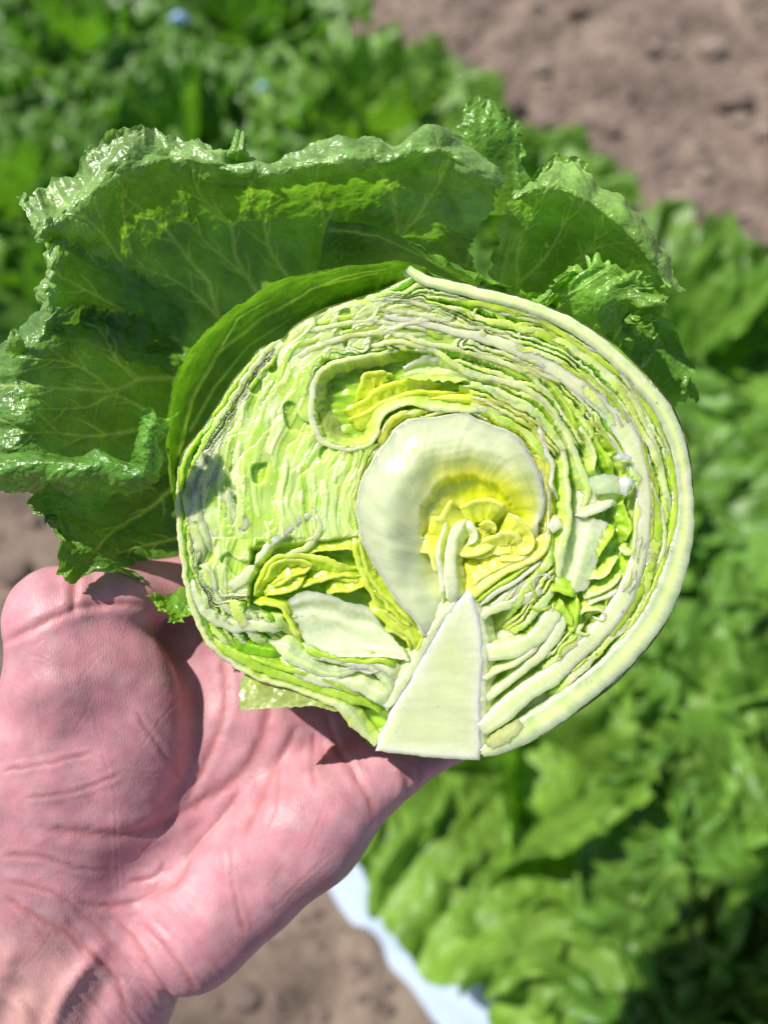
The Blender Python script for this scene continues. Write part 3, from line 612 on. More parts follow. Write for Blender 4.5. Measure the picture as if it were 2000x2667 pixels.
fold_ = np.maximum(ss(-8, 12, polydist(X, Y, FOLD)), ss(-8, 12, polydist(X, Y, RS)) * .8)
low = ss(.9, 1.15, th) * ss(2.75, 2.5, th)             # below: the leaf bases, built one by one
lm_ = np.maximum(np.maximum(low, ss(-10, 10, cup_d)), fold_); heart_ = ss(.03, -.08, Fq); Z = Z * (1 - lm_) + (-48 + 9 * noise(X / 40, Y / 20)) * lm_
Z = np.minimum(Z, 4) - 12 * ss(16, 0, inside) - 120 * heart_
c_top = [np.array(q) for q in ((.62, .80, .16), (.78, .87, .46), (.46, .72, .06), (.60, .78, .34), (.72, .85, .24))]
sel = (hs(3) * 5 + 1.6 * al2) % 5; ct = np.zeros(X.shape + (3,))
for q in range(5): ct += np.clip(1 - np.minimum(np.abs(sel - q), 5 - np.abs(sel - q)), 0, 1)[..., None] * c_top[q]
yel = ss(.42, .05, Fq)[..., None]
lime_ = np.array((.26, .58, .010)) * (1 - yel) + np.array((.72, .78, .05)) * yel
sl_ = np.clip(fr / cw, 0, 1)[..., None]; cs = lime_ * (1 - .45 * sl_) + ct * .45 * sl_
mm = (.30 + .35 * fbm(X / 55, Y / 75, 7, 3, 9))[..., None].clip(0, 1) * mk[..., None]; cs = cs * (1 - .68 * mk[..., None]) + ct * .68 * mk[..., None]
blot = ss(.10, .42, fbm(X / 40, Y / 60, 2, 3, 15))[..., None]; ct = ct * (1 - .55 * blot) + (lime_ * .5 + np.array((.68, .84, .12)) * .5) * .55 * blot
wtb = ss(.12, .40, fbm(X / 52, Y / 44, 5, 3, 16))[..., None] * mk[..., None]; ct = ct * (1 - .6 * wtb) + np.array((.74, .84, .52)) * .6 * wtb
col = cs * (1 - top[..., None]) + ct * top[..., None]
mk3 = mk[..., None]
for pq, cq, am in ((p1, (.68, .84, .30), .75), (p2, (.50, .76, .09), .6), (p3, (.80, .90, .46), .75)):
    col = col * (1 - am * mk3 * pq[..., None]) + np.array(cq) * (1 + .12 * mid_[..., None]) * am * mk3 * pq[..., None]
edge_ = (np.exp(-((fr - cw - .03) / .05) ** 2) * (.35 - .22 * mk))[..., None]; col = col * (1 - edge_) + np.array((.86, .90, .55)) * edge_
col = col * (1 - .6 * hole[..., None]) + np.array((.46, .68, .05)) * .6 * hole[..., None]
low3 = lm_[..., None]; col = col * (1 - low3) + (np.array((.42, .66, .05)) * (1 - ss(500, 100, rr)[..., None]) + np.array((.62, .72, .10)) * ss(500, 100, rr)[..., None]) * low3
keep = inside > 3
idx = np.full(X.shape, -1); idx[keep] = np.arange(keep.sum())
F = gridF(*X.shape); ok = keep.ravel()[F].all(1); F = idx.ravel()[F[ok]]
P = np.stack([X, Y, Z], -1)[keep]
put('cut_face', P, F, M_face, np.clip(col[keep], 0, 1))

CUP = [(850, 945), (1000, 915), (1110, 925), (1220, 980), (1220, 1060), (1080, 1060), (1000, 1090), (980, 1150), (860, 1155), (825, 1060)]
HR0 = [(1105, 1657), (1028, 1553), (970, 1458), (940, 1373), (943, 1256), (983, 1183), (1036, 1115), (1121, 1091), (1211, 1079), (1286, 1112), (1356, 1153), (1400, 1231), (1416, 1318), (1400, 1430), (1340, 1520), (1260, 1590)]
RB = random.Random(5)
def ribbon(path, kind='w', z=0, depth=85, wob=2.6, lean=None, name='leaf_layer', mat=None, taper=(1, 1), seed=None, tw=0.0, rough=.8, label=None, L=None, drop=None, center=None, pleat=1.0):
    """one cut leaf: the cut edge faces the viewer, the blade slopes back from it towards the heart"""
    seed = seed if seed is not None else RB.randint(1, 900)
    Q, s = spline_even([(p_ + (0,))[:4] if len(p_) == 3 else p_ for p_ in path], 3.0)
    n_ = len(Q); t = s / s[-1]
    T_ = np.gradient(Q[:, :2], axis=0); T_ /= np.linalg.norm(T_, axis=1)[:, None] + 1e-9; Nn = np.stack([-T_[:, 1], T_[:, 0]], 1)
    cc0 = np.array(center, float) if center is not None else C0
    if ((cc0 - Q[:, :2]) * Nn).sum() < 0: Nn = -Nn
    if L is None: L = 36 if s[-1] > 170 else 15
    if drop is None: drop = depth * .75
    cen = Q[:, :2] + Nn * (wob * (noise(s / 34, s * 0, 0, seed) * 1.5 + .6 * noise(s / 13, s * 0, 0, seed + 1) + .35 * noise(s / 5, s * 0, 0, seed + 2)))[:, None]
    wdt = Q[:, 2] * (1 + .34 * rough * noise(s / 40, s * 0, 1, seed) + .16 * rough * noise(s / 11, s * 0, 1, seed)) * (taper[0] + (1 - taper[0]) * ss(0, .12, t)) * (taper[1] + (1 - taper[1]) * ss(1, .88, t))
    wdt = np.maximum(wdt, 1.4)
    endz = (1 - ss(0, .16, t)) * (taper[0] < .9) + (1 - ss(1, .84, t)) * (taper[1] < .9)
    zt = Q[:, 3] + z - 16 * endz + 5.0 * noise(s / 50, s * 0, 2, seed) * rough + 2.0 * noise(s / 13, s * 0, 2, seed) * rough
    pal = {'w': (WHT * .97, PALE * 1.04), 'p': (PALE, CREAM), 'g': (LIME, np.array((.60, .78, .16))), 'd': (GRN, LIME), 'y': (YEL, np.array((.80, .82, .20))), 'c': (CREAM, WHT), 'l': (np.array((.66, .84, .05)), np.array((.76, .88, .20))), 'h': (np.array((.84, .90, .34)), np.array((.84, .86, .14))), 'b': (BLUE, WHT), 'x': (np.array((.76, .86, .46)), WHT)}[kind]
    side = {'w': np.array((.55, .74, .12)), 'p': np.array((.56, .76, .07)), 'g': np.array((.42, .68, .03)), 'd': GRN, 'y': YEL, 'c': np.array((.72, .80, .16)), 'l': np.array((.60, .80, .015)), 'h': np.array((.80, .86, .03)), 'b': np.array((.55, .74, .22)), 'x': np.array((.66, .78, .30))}[kind]
    K = 9
    prof = [(-.9, -1.0, 0, 0), (-1, -.25, 0, 0), (-1, -.06, 0, 0), (-.93, -.012, 0, 0), (-.5, 0, 0, 0), (0, 0, 0, 0), (.5, 0, 0, 0), (.93, -.012, 0, 0), (1, -.04, 0, 0)] + [(1, 0, k / K, 1) for k in range(1, K + 1)]
    V = []; c = []
    for j, (a, b, q, fl) in enumerate(prof):
        jag = (noise(s / 10 + 5 * a, s * 0 + a * 3, 0, seed + 5) * 1.5 + .6 * noise(s / 4.2, s * 0 + a * 5, 1, seed + 5)) * rough * min(1.0, .35 + Q[:, 2].mean() / 20)
        off = wdt * .5 * a
        pl = pleat * (noise(s / 22 + q * .7, s * 0 + q * .5, 2, seed + 3) * 7 + noise(s / 11 + q, s * 0 + q * .8, 3, seed + 4) * 1.8)
        if fl:
            off = off + L * q * (1 + .25 * noise(s / 30, s * 0, 5, seed)); zz = zt - 3 - drop * q ** .85 + pl * ss(0, .5, q)
            pos = cen + Nn * (off + jag * .5 * (1 - q))[:, None]
        else:
            dp = -b * depth; zz = zt - dp + jag * (.5 if abs(a) < .9 else .2) + tw * a * wdt * .5
            pos = cen + Nn * (off + (jag * .7 if abs(a) > .8 else 0) + (12 if b < -.5 else 0))[:, None]
        V.append(np.stack([pos[:, 0], pos[:, 1], zz], 1))
        m_ = np.clip(.5 + .9 * fbm(s / 45, s * 0 + a * .5, 2, 3, seed + 2), 0, 1)[:, None]; cc = pal[0] * m_ + pal[1] * (1 - m_)
        if fl:
            k_ = .35 + .65 * q; st = (.5 + .8 * noise(s / 5.5, s * 0 + q * .7, 6, seed))[:, None].clip(0, 1)
            cc = cc * (1 - k_) + side * k_; cc = cc * (1 - .22 * st) + cc * np.array((1.15, 1.1, 1.8)) * .22 * st
        elif b < -.1: cc = cc * .3 + side * .7
        elif abs(a) < .1 and kind in 'wbx': cc = cc * .72 + np.array((.64, .78, .20)) * .28
        if kind == 'b' and not fl: cc = cc * (.90 - .12 * a) + (np.array((.60, .76, .10)) * .35 if a == 0 else 0)
        c.append(cc * (1 + .10 * noise(s / 6, s * 0 + a * 9 + q * 6, 3, seed))[:, None])
    V = np.stack(V, 0); c = np.stack(c, 0)
    o = put(name, V.reshape(-1, 3), gridF(len(prof), n_), mat or M_cut, np.clip(c, 0, 1).reshape(-1, 3))
    if label: o['label'] = label
    return o

def sheet(rows, c0, c1, mat=None, n=(50, 70), wav=5, seed=1, name='inner_leaf', ridges=0, rdir=0, serr=4, label=None, veins=0):
    G = np.array([[list(p_) for p_ in r_] for r_ in rows], float)
    G = catmull(G, n[0]); G = np.swapaxes(catmull(np.swapaxes(G, 0, 1), n[1]), 0, 1)
    nr, nc = G.shape[:2]; v = np.linspace(0, 1, nr)[:, None] + np.zeros((1, nc)); u = np.linspace(0, 1, nc)[None, :] + np.zeros((nr, 1))
    a, b = G[..., 0], G[..., 1]
    G[..., 2] += wav * noise(a / 45, b / 45, 0, seed) + wav * .4 * noise(a / 15, b / 15, 1, seed)
    q = v if rdir == 0 else u
    if ridges: G[..., 2] += 3.4 * np.sin(q * ridges * 6.28 + 2.4 * noise(u * 3, v * 3, seed)) * ss(0, .15, v) * ss(1, .85, v)
    e = np.maximum(np.maximum(ss(.93, 1, v), ss(.07, 0, v)), np.maximum(ss(.95, 1, u), ss(.05, 0, u)))
    G[..., 0] += serr * e * noise(a / 13, b / 13, 3, seed); G[..., 1] += serr * e * noise(a / 13, b / 13, 7, seed)
    m_ = np.clip(v + .35 * fbm(u * 3, v * 3, 0, 3, seed), 0, 1)[..., None]
    col = np.array(c0) * (1 - m_) + np.array(c1) * m_
    if veins:
        vn = np.exp(-(((u * veins + .5 * noise(u * 4, v * 3, seed)) % 1 - .5) / .05) ** 2)[..., None] * .35; col = col * (1 - vn) + col * .72 * vn
    col = col * (1 + .10 * noise(a / 12, b / 12, 5, seed))[..., None]
    o = put(name, G.reshape(-1, 3), gridF(nr, nc), mat or M_inner, np.clip(col, 0, 1).reshape(-1, 3))
    if label: o['label'] = label
    return o

# --- broad inner leaves
HR = [(1105, 1657), (1083, 1616), (1028, 1553), (992, 1494), (970, 1458), (947, 1413), (940, 1373), (931, 1319), (943, 1256), (965, 1215), (983, 1183), (1010, 1150), (1036, 1115), (1069, 1096), (1121, 1091), (1181, 1082), (1211, 1079), (1241, 1094), (1286, 1112), (1326, 1127), (1356, 1153), (1378, 1187), (1400, 1231), (1414, 1286), (1416, 1318), (1402, 1361), (1395, 1430), (1340, 1520), (1260, 1590), (1180, 1640)]
HRA = np.array(HR, float); hc = np.array([1258., 1400.])
ringh = catmull(np.concatenate([HRA, HRA[:1]]), 301)[:-1]; V, c = [], []
K = 120
for k in range(K):
    f = k / (K - 1); s_ = 1 - .93 * f; P = hc + (ringh - hc) * s_
    ang = np.arctan2(ringh[:, 1] - hc[1], ringh[:, 0] - hc[0]); z_ = 3 - 105 * ss(0, .85, f) ** 1.0
    up_ = ss(-.2, -.9, np.sin(ang)); left_ = ss(-.3, -.9, np.cos(ang))
    d = (2.6 * noise(f * 11 + np.cos(ang), ang * 1.6, 0, 3) + 1.2 * noise(f * 26 + np.cos(ang), ang * 2.4, f, 4)) * up_ * ss(.03, .2, f) * ss(.6, .36, f) + 5 * noise(P[:, 0] / 60, P[:, 1] / 60, 0, 31) * ss(0, .2, f) + 10 * noise(P[:, 0] / 26, P[:, 1] / 34, 3, 32) * ss(.6, .75, f) * (1 - left_ * .6)
    ul = ss(-.35, .8, np.cos(ang + 2.0)); fj = f + .035 * noise(ang * 5, ang * 0, 2, 51) + .02 * noise(ang * 17, ang * 0, 2, 52)
    z_ = 3 - (20 * ss(.52, .58, fj) + 40 * ss(.50, .85, f)) * ul + 2.0 * noise(ang * 9 + f * 7, f * 2, 0, 53) * ss(0, .1, f) + 1.0 * noise(ang * 20 + f * 14, f * 3, 0, 54) - 95 * ss(0, .8, f) * (1 - ul) + 26 * np.exp(-((f - .27) / .17) ** 2) * ul - 45 * (1 - f) * ss(1360, 1450, ringh[:, 1]) * ss(1090, 1150, ringh[:, 0])
    P = P + (4 * noise(ringh[:, 0] / 12, ringh[:, 1] / 12, 2)[:, None] * (ringh - hc) / 250 if k == 0 else 0)
    V.append(np.stack([P[:, 0], P[:, 1], z_ + d + (2 * noise(ringh[:, 0] / 9, ringh[:, 1] / 9) if k < 2 else 0)], 1))
    rt = ss(.2, .9, np.cos(ang)) * .8 
    yk = np.clip(ss(.52, .60, fj) * .5 + ss(.28, .60, f) * .6 + 1.0 * rt * ss(.0, .22, f) + .45 * ss(.18, .5, f) * up_, 0, 1)[:, None] * (1 - .55 * left_[:, None]) 
    stk = (1 + .07 * noise(ang * 13 + f * 9, f * 1.5, 0, 55))[:, None]; c.append(stk * (WHT * .90) * (1 - yk) + np.array((.82, .86, .05)) * yk)
put('heart_leaf', np.concatenate(V), gridF(K, 300, True), M_rib, np.concatenate(c), extra=None)['label'] = 'large glossy white cupped leaf around the heart'
ribbon([p_ + (9,) for p_ in HR[:26]], 'x', 2, 30, 1.2, L=10, drop=12, rough=.5, mat=M_rib)
# pale leaf left of the stem
sheet([[(748, 1562, -8), (794, 1540, -6), (857, 1549, -6), (902, 1567, -8), (956, 1580, -14), (985, 1620, -24)],
       [(762, 1600, -16), (830, 1600, -22), (890, 1605, -24), (940, 1620, -26), (990, 1640, -26), (1030, 1665, -22)],
       [(785, 1650, -14), (850, 1665, -22), (900, 1670, -24), (960, 1680, -22), (1020, 1690, -16), (1060, 1705, -8)],
       [(800, 1690, -4), (850, 1706, -4), (902, 1712, -4), (960, 1712, -4), (1010, 1712, -2), (1065, 1722, -2)]], WHT, WHT * 1.02, M_rib, wav=3, seed=3, ridges=3, label='glossy white leaf base left of the stem')
# wedge sheets upper middle
sheet([[(1048, 955, -14), (1100, 930, -10), (1140, 925, -10), (1180, 945, -8), (1215, 972, -4)], [(1050, 975, -16), (1100, 962, -24), (1140, 958, -24), (1180, 965, -16), (1220, 982, -4)], [(1040, 985, -8), (1100, 990, -8), (1140, 992, -8), (1180, 994, -6), (1225, 992, -4)]], WHT, PALE, M_rib, seed=5, ridges=2, serr=7)
sheet([[(1190, 935, -20), (1260, 955, -14), (1330, 985, -10)], [(1200, 950, -30), (1260, 975, -26), (1330, 1000, -20)]], PALE, WHT, M_rib, (30, 50), seed=6)
# cup at upper left: deep yellow-green bowl
sheet([[(850, 945, -10), (920, 925, -10), (1000, 920, -12), (1060, 915, -14), (1100, 930, -20)], [(835, 990, -26), (900, 985, -70), (980, 980, -85), (1040, 980, -80), (1090, 985, -70)], [(830, 1050, -20), (880, 1050, -60), (950, 1060, -90), (1010, 1050, -90), (1060, 1040, -80)], [(840, 1110, -12), (880, 1120, -40), (930, 1130, -60), (980, 1110, -60), (1000, 1080, -60)], [(858, 1150, -4), (900, 1162, -4), (940, 1160, -4), (975, 1135, -4), (990, 1095, -10)]], (.46, .60, .06), (.66, .74, .25), M_inner, (70, 70), 7, 8, veins=5, label='yellow green hollow in the upper left of the head')
for kd_, z_, pth_, L_ in (('y', -26, [(925, 1048, 6), (938, 1000, 8), (955, 972, 10), (985, 968, 10), (1022, 972, 8)], 42), ('y', -24, [(893, 1070, 5), (935, 1052, 8), (980, 1018, 10), (1020, 1000, 9), (1080, 990, 9), (1150, 1000, 7)], 46), ('y', -20, [(905, 1092, 6), (950, 1075, 9), (1000, 1048, 10), (1060, 1026, 10), (1120, 1020, 9), (1200, 1024, 7)], 34), ('g', -30, [(1008, 1000, 5), (1000, 985, 6), (1012, 975, 7), (1024, 985, 5)], 8)):
    ribbon(pth_, kd_, z_, 40, 3.5, taper=(.3, .3), L=L_, drop=L_ * .45, center=(1000, 1120), pleat=1.2)
# right inner pale sheets
sheet([[(1480, 1180, -30), (1500, 1180, -34), (1530, 1200, -34), (1560, 1215, -30)], [(1490, 1260, -44), (1520, 1260, -30), (1545, 1262, -22), (1570, 1270, -22)], [(1470, 1340, -40), (1500, 1340, -20), (1540, 1330, -16), (1580, 1330, -20)]], PALE, WHT, M_rib, seed=14)
sheet([[(1460, 1350, -22), (1500, 1345, -16), (1545, 1350, -10), (1582, 1360, -14)], [(1450, 1420, -24), (1490, 1420, -30), (1525, 1400, -8), (1570, 1410, -14)], [(1445, 1480, -22), (1485, 1490, -30), (1500, 1485, -6), (1550, 1480, -22)], [(1448, 1540, -18), (1475, 1545, -24), (1490, 1545, -8), (1530, 1535, -24)]], WHT, WHT, M_rib, seed=15, wav=4, label='pale folded leaf base right of the heart')
sheet([[(1275, 1600, -70), (1340, 1580, -60), (1420, 1560, -60), (1440, 1580, -60)], [(1265, 1650, -50), (1330, 1640, -40), (1400, 1620, -40), (1440, 1600, -40)], [(1262, 1690, -16), (1320, 1685, -18), (1390, 1660, -20), (1430, 1620, -20)]], np.array((.50, .58, .28)), WHT * .95, M_rib, seed=16)
sheet([[(1262, 1720, -60), (1320, 1715, -60), (1380, 1700, -60)], [(1258, 1800, -64), (1320, 1770, -60), (1400, 1720, -60)], [(1258, 1880, -50), (1330, 1830, -50), (1440, 1740, -50)], [(1258, 1960, -36), (1360, 1880, -36), (1500, 1780, -36)]], np.array((.45, .54, .14)), np.array((.60, .66, .36)), M_rib, seed=17)

# --- the cut layers, traced from the outside in
R1 = [(1062, 697, 18), (1085, 718, 26), (1121, 734, 28), (1196, 752, 30), (1256, 768, 31), (1316, 781, 32), (1377, 799, 32), (1437, 823, 34), (1500, 855, 36), (1560, 897, 37), (1610, 940, 38), (1665, 997, 40), (1718, 1057, 42), (1752, 1125, 43), (1772, 1192, 42), (1784, 1283, 40), (1784, 1350, 44), (1774, 1420, 56), (1745, 1517, 64), (1706, 1600, 66), (1643, 1684, 64), (1571, 1755, 64), (1474, 1832, 66), (1387, 1890, 66), (1325, 1925, 60), (1283, 1948, 42), (1254, 1962, 22)]
ribbon(R1, 'b', 3, 110, 1.3, rough=.28, L=16, drop=70, mat=M_ribcut, name='outer_rib', label='thick translucent outer rib curving down the right side')
R2 = [(1000, 826, 12), (1060, 834, 16), (1121, 847, 18), (1181, 864, 20), (1256, 880, 26), (1316, 898, 30), (1377, 926, 33), (1439, 961, 36), (1507, 1007, 38), (1570, 1057, 44), (1620, 1111, 56), (1652, 1170, 50), (1670, 1238, 42), (1678, 1305, 36), (1678, 1361, 33), (1669, 1421, 40), (1655, 1482, 44), (1636, 1535, 48), (1612, 1580, 50), (1575, 1628, 48), (1522, 1686, 42), (1484, 1719, 42), (1436, 1763, 50), (1363, 1808, 50), (1315, 1852, 54), (1275, 1885, 44), (1250, 1900, 36)]
ribbon(R2, 'x', 1, 80, 1.6, rough=.18, L=18, drop=50, mat=M_ribcut, name='inner_rib', label='thick white second rib on the right side')
lay_r = [
 ('g', 0, [(990, 757, 10), (1090, 761, 12), (1181, 777, 13), (1256, 793, 14), (1316, 806, 14), (1371, 822, 14), (1422, 845, 14), (1467, 872, 14), (1510, 903, 14), (1561, 937, 15), (1622, 980, 14), (1663, 1025, 16), (1700, 1080, 16), (1726, 1140, 16), (1744, 1200, 15), (1756, 1260, 14), (1758, 1330, 14), (1748, 1395, 15), (1732, 1454, 16), (1700, 1540, 18), (1650, 1630, 22), (1600, 1695, 24), (1532, 1752, 22), (1486, 1778, 14)]),
 ('d', -12, [(1371, 812, 8), (1440, 842, 10), (1510, 885, 10), (1580, 935, 10), (1650, 1000, 12), (1700, 1062, 12), (1736, 1135, 12), (1752, 1200, 10), (1764, 1290, 9), (1762, 1360, 9), (1744, 1440, 10), (1715, 1520, 10)]),
 ('p', -4, [(1540, 930, 10), (1575, 962, 16), (1610, 1000, 20), (1650, 1045, 20), (1685, 1110, 18), (1706, 1160, 16), (1718, 1210, 18), (1728, 1259, 20), (1740, 1312, 18), (1742, 1370, 14)]),
 ('g', -2, [(1440, 930, 9), (1508, 966, 11), (1560, 1004, 12), (1605, 1048, 12), (1645, 1100, 12), (1673, 1161, 13), (1692, 1218, 12), (1706, 1280, 15), (1712, 1340, 20), (1712, 1395, 22), (1700, 1454, 18), (1668, 1535, 20), (1620, 1612, 22), (1562, 1676, 26), (1515, 1722, 28), (1484, 1765, 26)]),
 ('p', 0, [(1560, 985, 8), (1600, 1030, 9), (1640, 1085, 9), (1668, 1140, 9), (1690, 1200, 8), (1700, 1270, 10), (1722, 1330, 10), (1732, 1400, 12), (1715, 1470, 14), (1680, 1530, 10)]),
 ('g', 1, [(1295, 866, 9), (1362, 897, 10), (1422, 928, 11), (1485, 962, 11), (1545, 1007, 10), (1600, 1058, 9), (1648, 1115, 8), (1674, 1170, 8), (1694, 1240, 8), (1700, 1310, 8), (1698, 1370, 8), (1690, 1430, 7), (1672, 1490, 7), (1650, 1545, 6)]),
 ('d', -10, [(1720, 1350, 16), (1735, 1420, 14), (1700, 1500, 14), (1655, 1585, 14), (1600, 1650, 16), (1540, 1710, 16), (1500, 1750, 16)]),
 ('w', 0, [(940, 792, 8), (1000, 779, 14), (1060, 785, 15), (1105, 797, 14), (1145, 822, 10)]),
 ('g', -6, [(900, 800, 8), (970, 793, 10), (1040, 796, 10), (1100, 806, 10), (1150, 826, 10), (1215, 846, 9)]),
 ('p', 0, [(860, 812, 10), (930, 800, 14), (1000, 807, 15), (1075, 814, 15), (1136, 831, 14), (1211, 851, 12), (1301, 862, 11), (1362, 888, 10)]),
 ('g', -5, [(800, 850, 10), (880, 830, 12), (960, 822, 12), (1050, 823, 10), (1130, 840, 10), (1210, 858, 10)]),
 ('w', 0, [(760, 880, 16), (820, 858, 18), (900, 842, 16), (970, 838, 14), (1040, 846, 12), (1100, 858, 12), (1160, 876, 12)]),
 ('g', -4, [(730, 945, 14), (770, 912, 14), (830, 884, 12), (900, 866, 11), (1000, 853, 11), (1090, 857, 13), (1150, 879, 13), (1205, 889, 10)]),
 ('w', 0, [(700, 1010, 14), (745, 955, 18), (800, 915, 20), (860, 890, 18), (930, 872, 16), (1000, 865, 16), (1045, 873, 16), (1105, 893, 16), (1166, 903, 16), (1226, 920, 16), (1286, 937, 17), (1332, 953, 16), (1377, 977, 15), (1407, 1006, 14), (1437, 1035, 14), (1464, 1074, 14), (1484, 1094, 16)]),
 ('g', -3, [(1140, 905, 10), (1190, 912, 10), (1240, 930, 9), (1300, 950, 9), (1350, 975, 8), (1390, 1000, 8)]),
 ('p', 1, [(1230, 905, 9), (1290, 915, 10), (1332, 928, 11), (1377, 956, 12), (1437, 986, 14), (1473, 999, 12), (1492, 1015, 8)]),
 ('g', -4, [(1301, 926, 7), (1347, 947, 8), (1392, 971, 9), (1422, 991, 9), (1452, 1022, 9), (1482, 1066, 9), (1500, 1110, 10), (1520, 1150, 10)]),
 ('w', 1, [(886, 926, 10), (930, 909, 12), (985, 896, 14), (1030, 890, 15), (1075, 898, 16), (1130, 914, 17), (1181, 946, 18), (1225, 975, 18), (1301, 990, 19), (1362, 1010, 19), (1401, 1034, 18), (1437, 1068, 18), (1458, 1103, 20), (1482, 1142, 22), (1498, 1185, 20), (1516, 1230, 22), (1530, 1275, 24), (1520, 1318, 20), (1497, 1342, 12)]),
 ('p', 1, [(1100, 918, 8), (1060, 908, 12), (1000, 920, 14), (940, 930, 14), (884, 940, 15), (848, 958, 16), (824, 985, 18), (812, 1030, 20), (812, 1085, 22), (826, 1130, 22), (850, 1156, 18), (896, 1170, 12), (945, 1166, 12), (977, 1142, 13), (988, 1103, 12), (1003, 1077, 12), (1029, 1062, 13), (1065, 1050, 14), (1101, 1057, 14), (1137, 1066, 16), (1200, 1068, 18), (1260, 1068, 18), (1310, 1078, 16), (1350, 1105, 14), (1378, 1138, 12)]),
 ('y', -6, [(985, 1170, 16), (1002, 1120, 16), (1030, 1085, 14), (1080, 1072, 12)]),
 ('p', 0, [(1195, 1004, 16), (1286, 1015, 20), (1332, 1039, 22), (1377, 1059, 22), (1405, 1086, 22), (1426, 1115, 22), (1446, 1138, 20), (1462, 1170, 17), (1473, 1215, 17), (1478, 1270, 16), (1482, 1331, 17), (1478, 1376, 20), (1464, 1421, 26), (1456, 1482, 26), (1456, 1530, 24)]),
 ('c', -2, [(1392, 1100, 10), (1412, 1140, 12), (1425, 1180, 12), (1440, 1220, 10), (1436, 1260, 9), (1450, 1300, 9)]),
 ('y', -8, [(1110, 1040, 8), (1180, 1034, 14), (1250, 1045, 16), (1310, 1052, 12), (1350, 1070, 12), (1385, 1105, 12), (1410, 1150, 16), (1426, 1200, 18), (1435, 1260, 16), (1440, 1310, 14)]),
 ('y', -10, [(1395, 1160, 22), (1412, 1215, 24), (1425, 1275, 20), (1425, 1340, 20), (1408, 1385, 18)]),
 ('c', 2, [(1356, 1155, 9), (1378, 1187, 11), (1398, 1231, 13), (1410, 1286, 14), (1412, 1320, 12), (1400, 1358, 6)]),
 ('w', -2, [(1500, 1100, 10), (1530, 1140, 12), (1550, 1190, 10), (1545, 1225, 8), (1560, 1240, 8)]),
 ('g', -2, [(1520, 1048, 8), (1542, 1085, 16), (1570, 1130, 20), (1600, 1170, 16), (1612, 1200, 8)]),
 ('p', -6, [(1560, 1100, 8), (1590, 1140, 12), (1612, 1180, 18), (1640, 1230, 12), (1655, 1290, 9), (1658, 1350, 8), (1650, 1400, 8)]),
 ('g', -4, [(1500, 1030, 12), (1520, 1060, 10), (1515, 1085, 8), (1535, 1110, 8), (1560, 1160, 10), (1585, 1200, 14), (1600, 1240, 14)]),
 ('g', -2, [(1615, 1290, 20), (1625, 1330, 26), (1640, 1370, 26), (1632, 1410, 20)]),
 ('p', 2, [(1608, 1428, 8), (1625, 1440, 14), (1645, 1440, 12), (1655, 1425, 8)]),
 ('g', 2, [(1600, 1370, 12), (1588, 1400, 22), (1570, 1435, 20), (1550, 1452, 8)]),
 ('c', 4, [(1494, 1343, 6), (1530, 1340, 14), (1560, 1325, 18), (1590, 1310, 18), (1605, 1322, 10)]),
 ('p', 1, [(1610, 1450, 8), (1590, 1480, 8), (1565, 1505, 8), (1530, 1508, 6)]),
 ('c', 1, [(1612, 1530, 6), (1590, 1550, 10), (1560, 1562, 8), (1525, 1575, 6)]),
 ('p', 0, [(1618, 1490, 6), (1598, 1520, 10), (1560, 1545, 10), (1520, 1560, 8)]),
 ('g', -8, [(1640, 1440, 14), (1625, 1490, 16), (1610, 1530, 14), (1560, 1590, 14)]),
 ('g', -3, [(1520, 1600, 6), (1545, 1590, 8), (1570, 1590, 8), (1572, 1610, 8), (1545, 1612, 6)]),
 ('g', -14, [(1500, 1560, 20), (1510, 1620, 26), (1480, 1680, 24), (1455, 1720, 14)]),
]
for kd, z_, pth in lay_r:
    if kd == 'g' and len(pth) <= 5 and max(p_[2] for p_ in pth) > 15: ribbon([(p_[0], p_[1], p_[2] * .3) for p_ in pth], kd, z_, 30, 5, taper=(.4, .4), rough=.8, L=30, drop=22, pleat=1.4); continue
    ribbon([(p_[0], p_[1], p_[2] * (.82 if kd in 'wp' else 1.08)) for p_ in pth], kd, z_ * .6, 60, 2.6, taper=(.25, .25), rough=.55, L=26, drop=30, pleat=.8)
# frills in the gap under the thick rib
for pth in ([(1157, 801, 6), (1166, 814, 8), (1190, 808, 10), (1215, 810, 9), (1230, 828, 7), (1238, 806, 6), (1262, 800, 6)], [(1265, 802, 12), (1288, 808, 15), (1308, 832, 15), (1325, 850, 12), (1352, 856, 9)], [(1325, 850, 10), (1362, 846, 10), (1400, 842, 9), (1428, 858, 10), (1450, 880, 12), (1476, 902, 12), (1492, 922, 10), (1494, 950, 9)],
            [(1345, 882, 6), (1375, 868, 12), (1410, 872, 18), (1440, 888, 18), (1466, 905, 12), (1490, 930, 8)], [(1350, 860, 8), (1352, 878, 8), (1356, 892, 6)], [(1494, 950, 7), (1515, 940, 8), (1540, 942, 8), (1560, 965, 10)]):
    ribbon(pth, RB.choice('gpw'), -3, 60, 2.0, taper=(.3, .3))
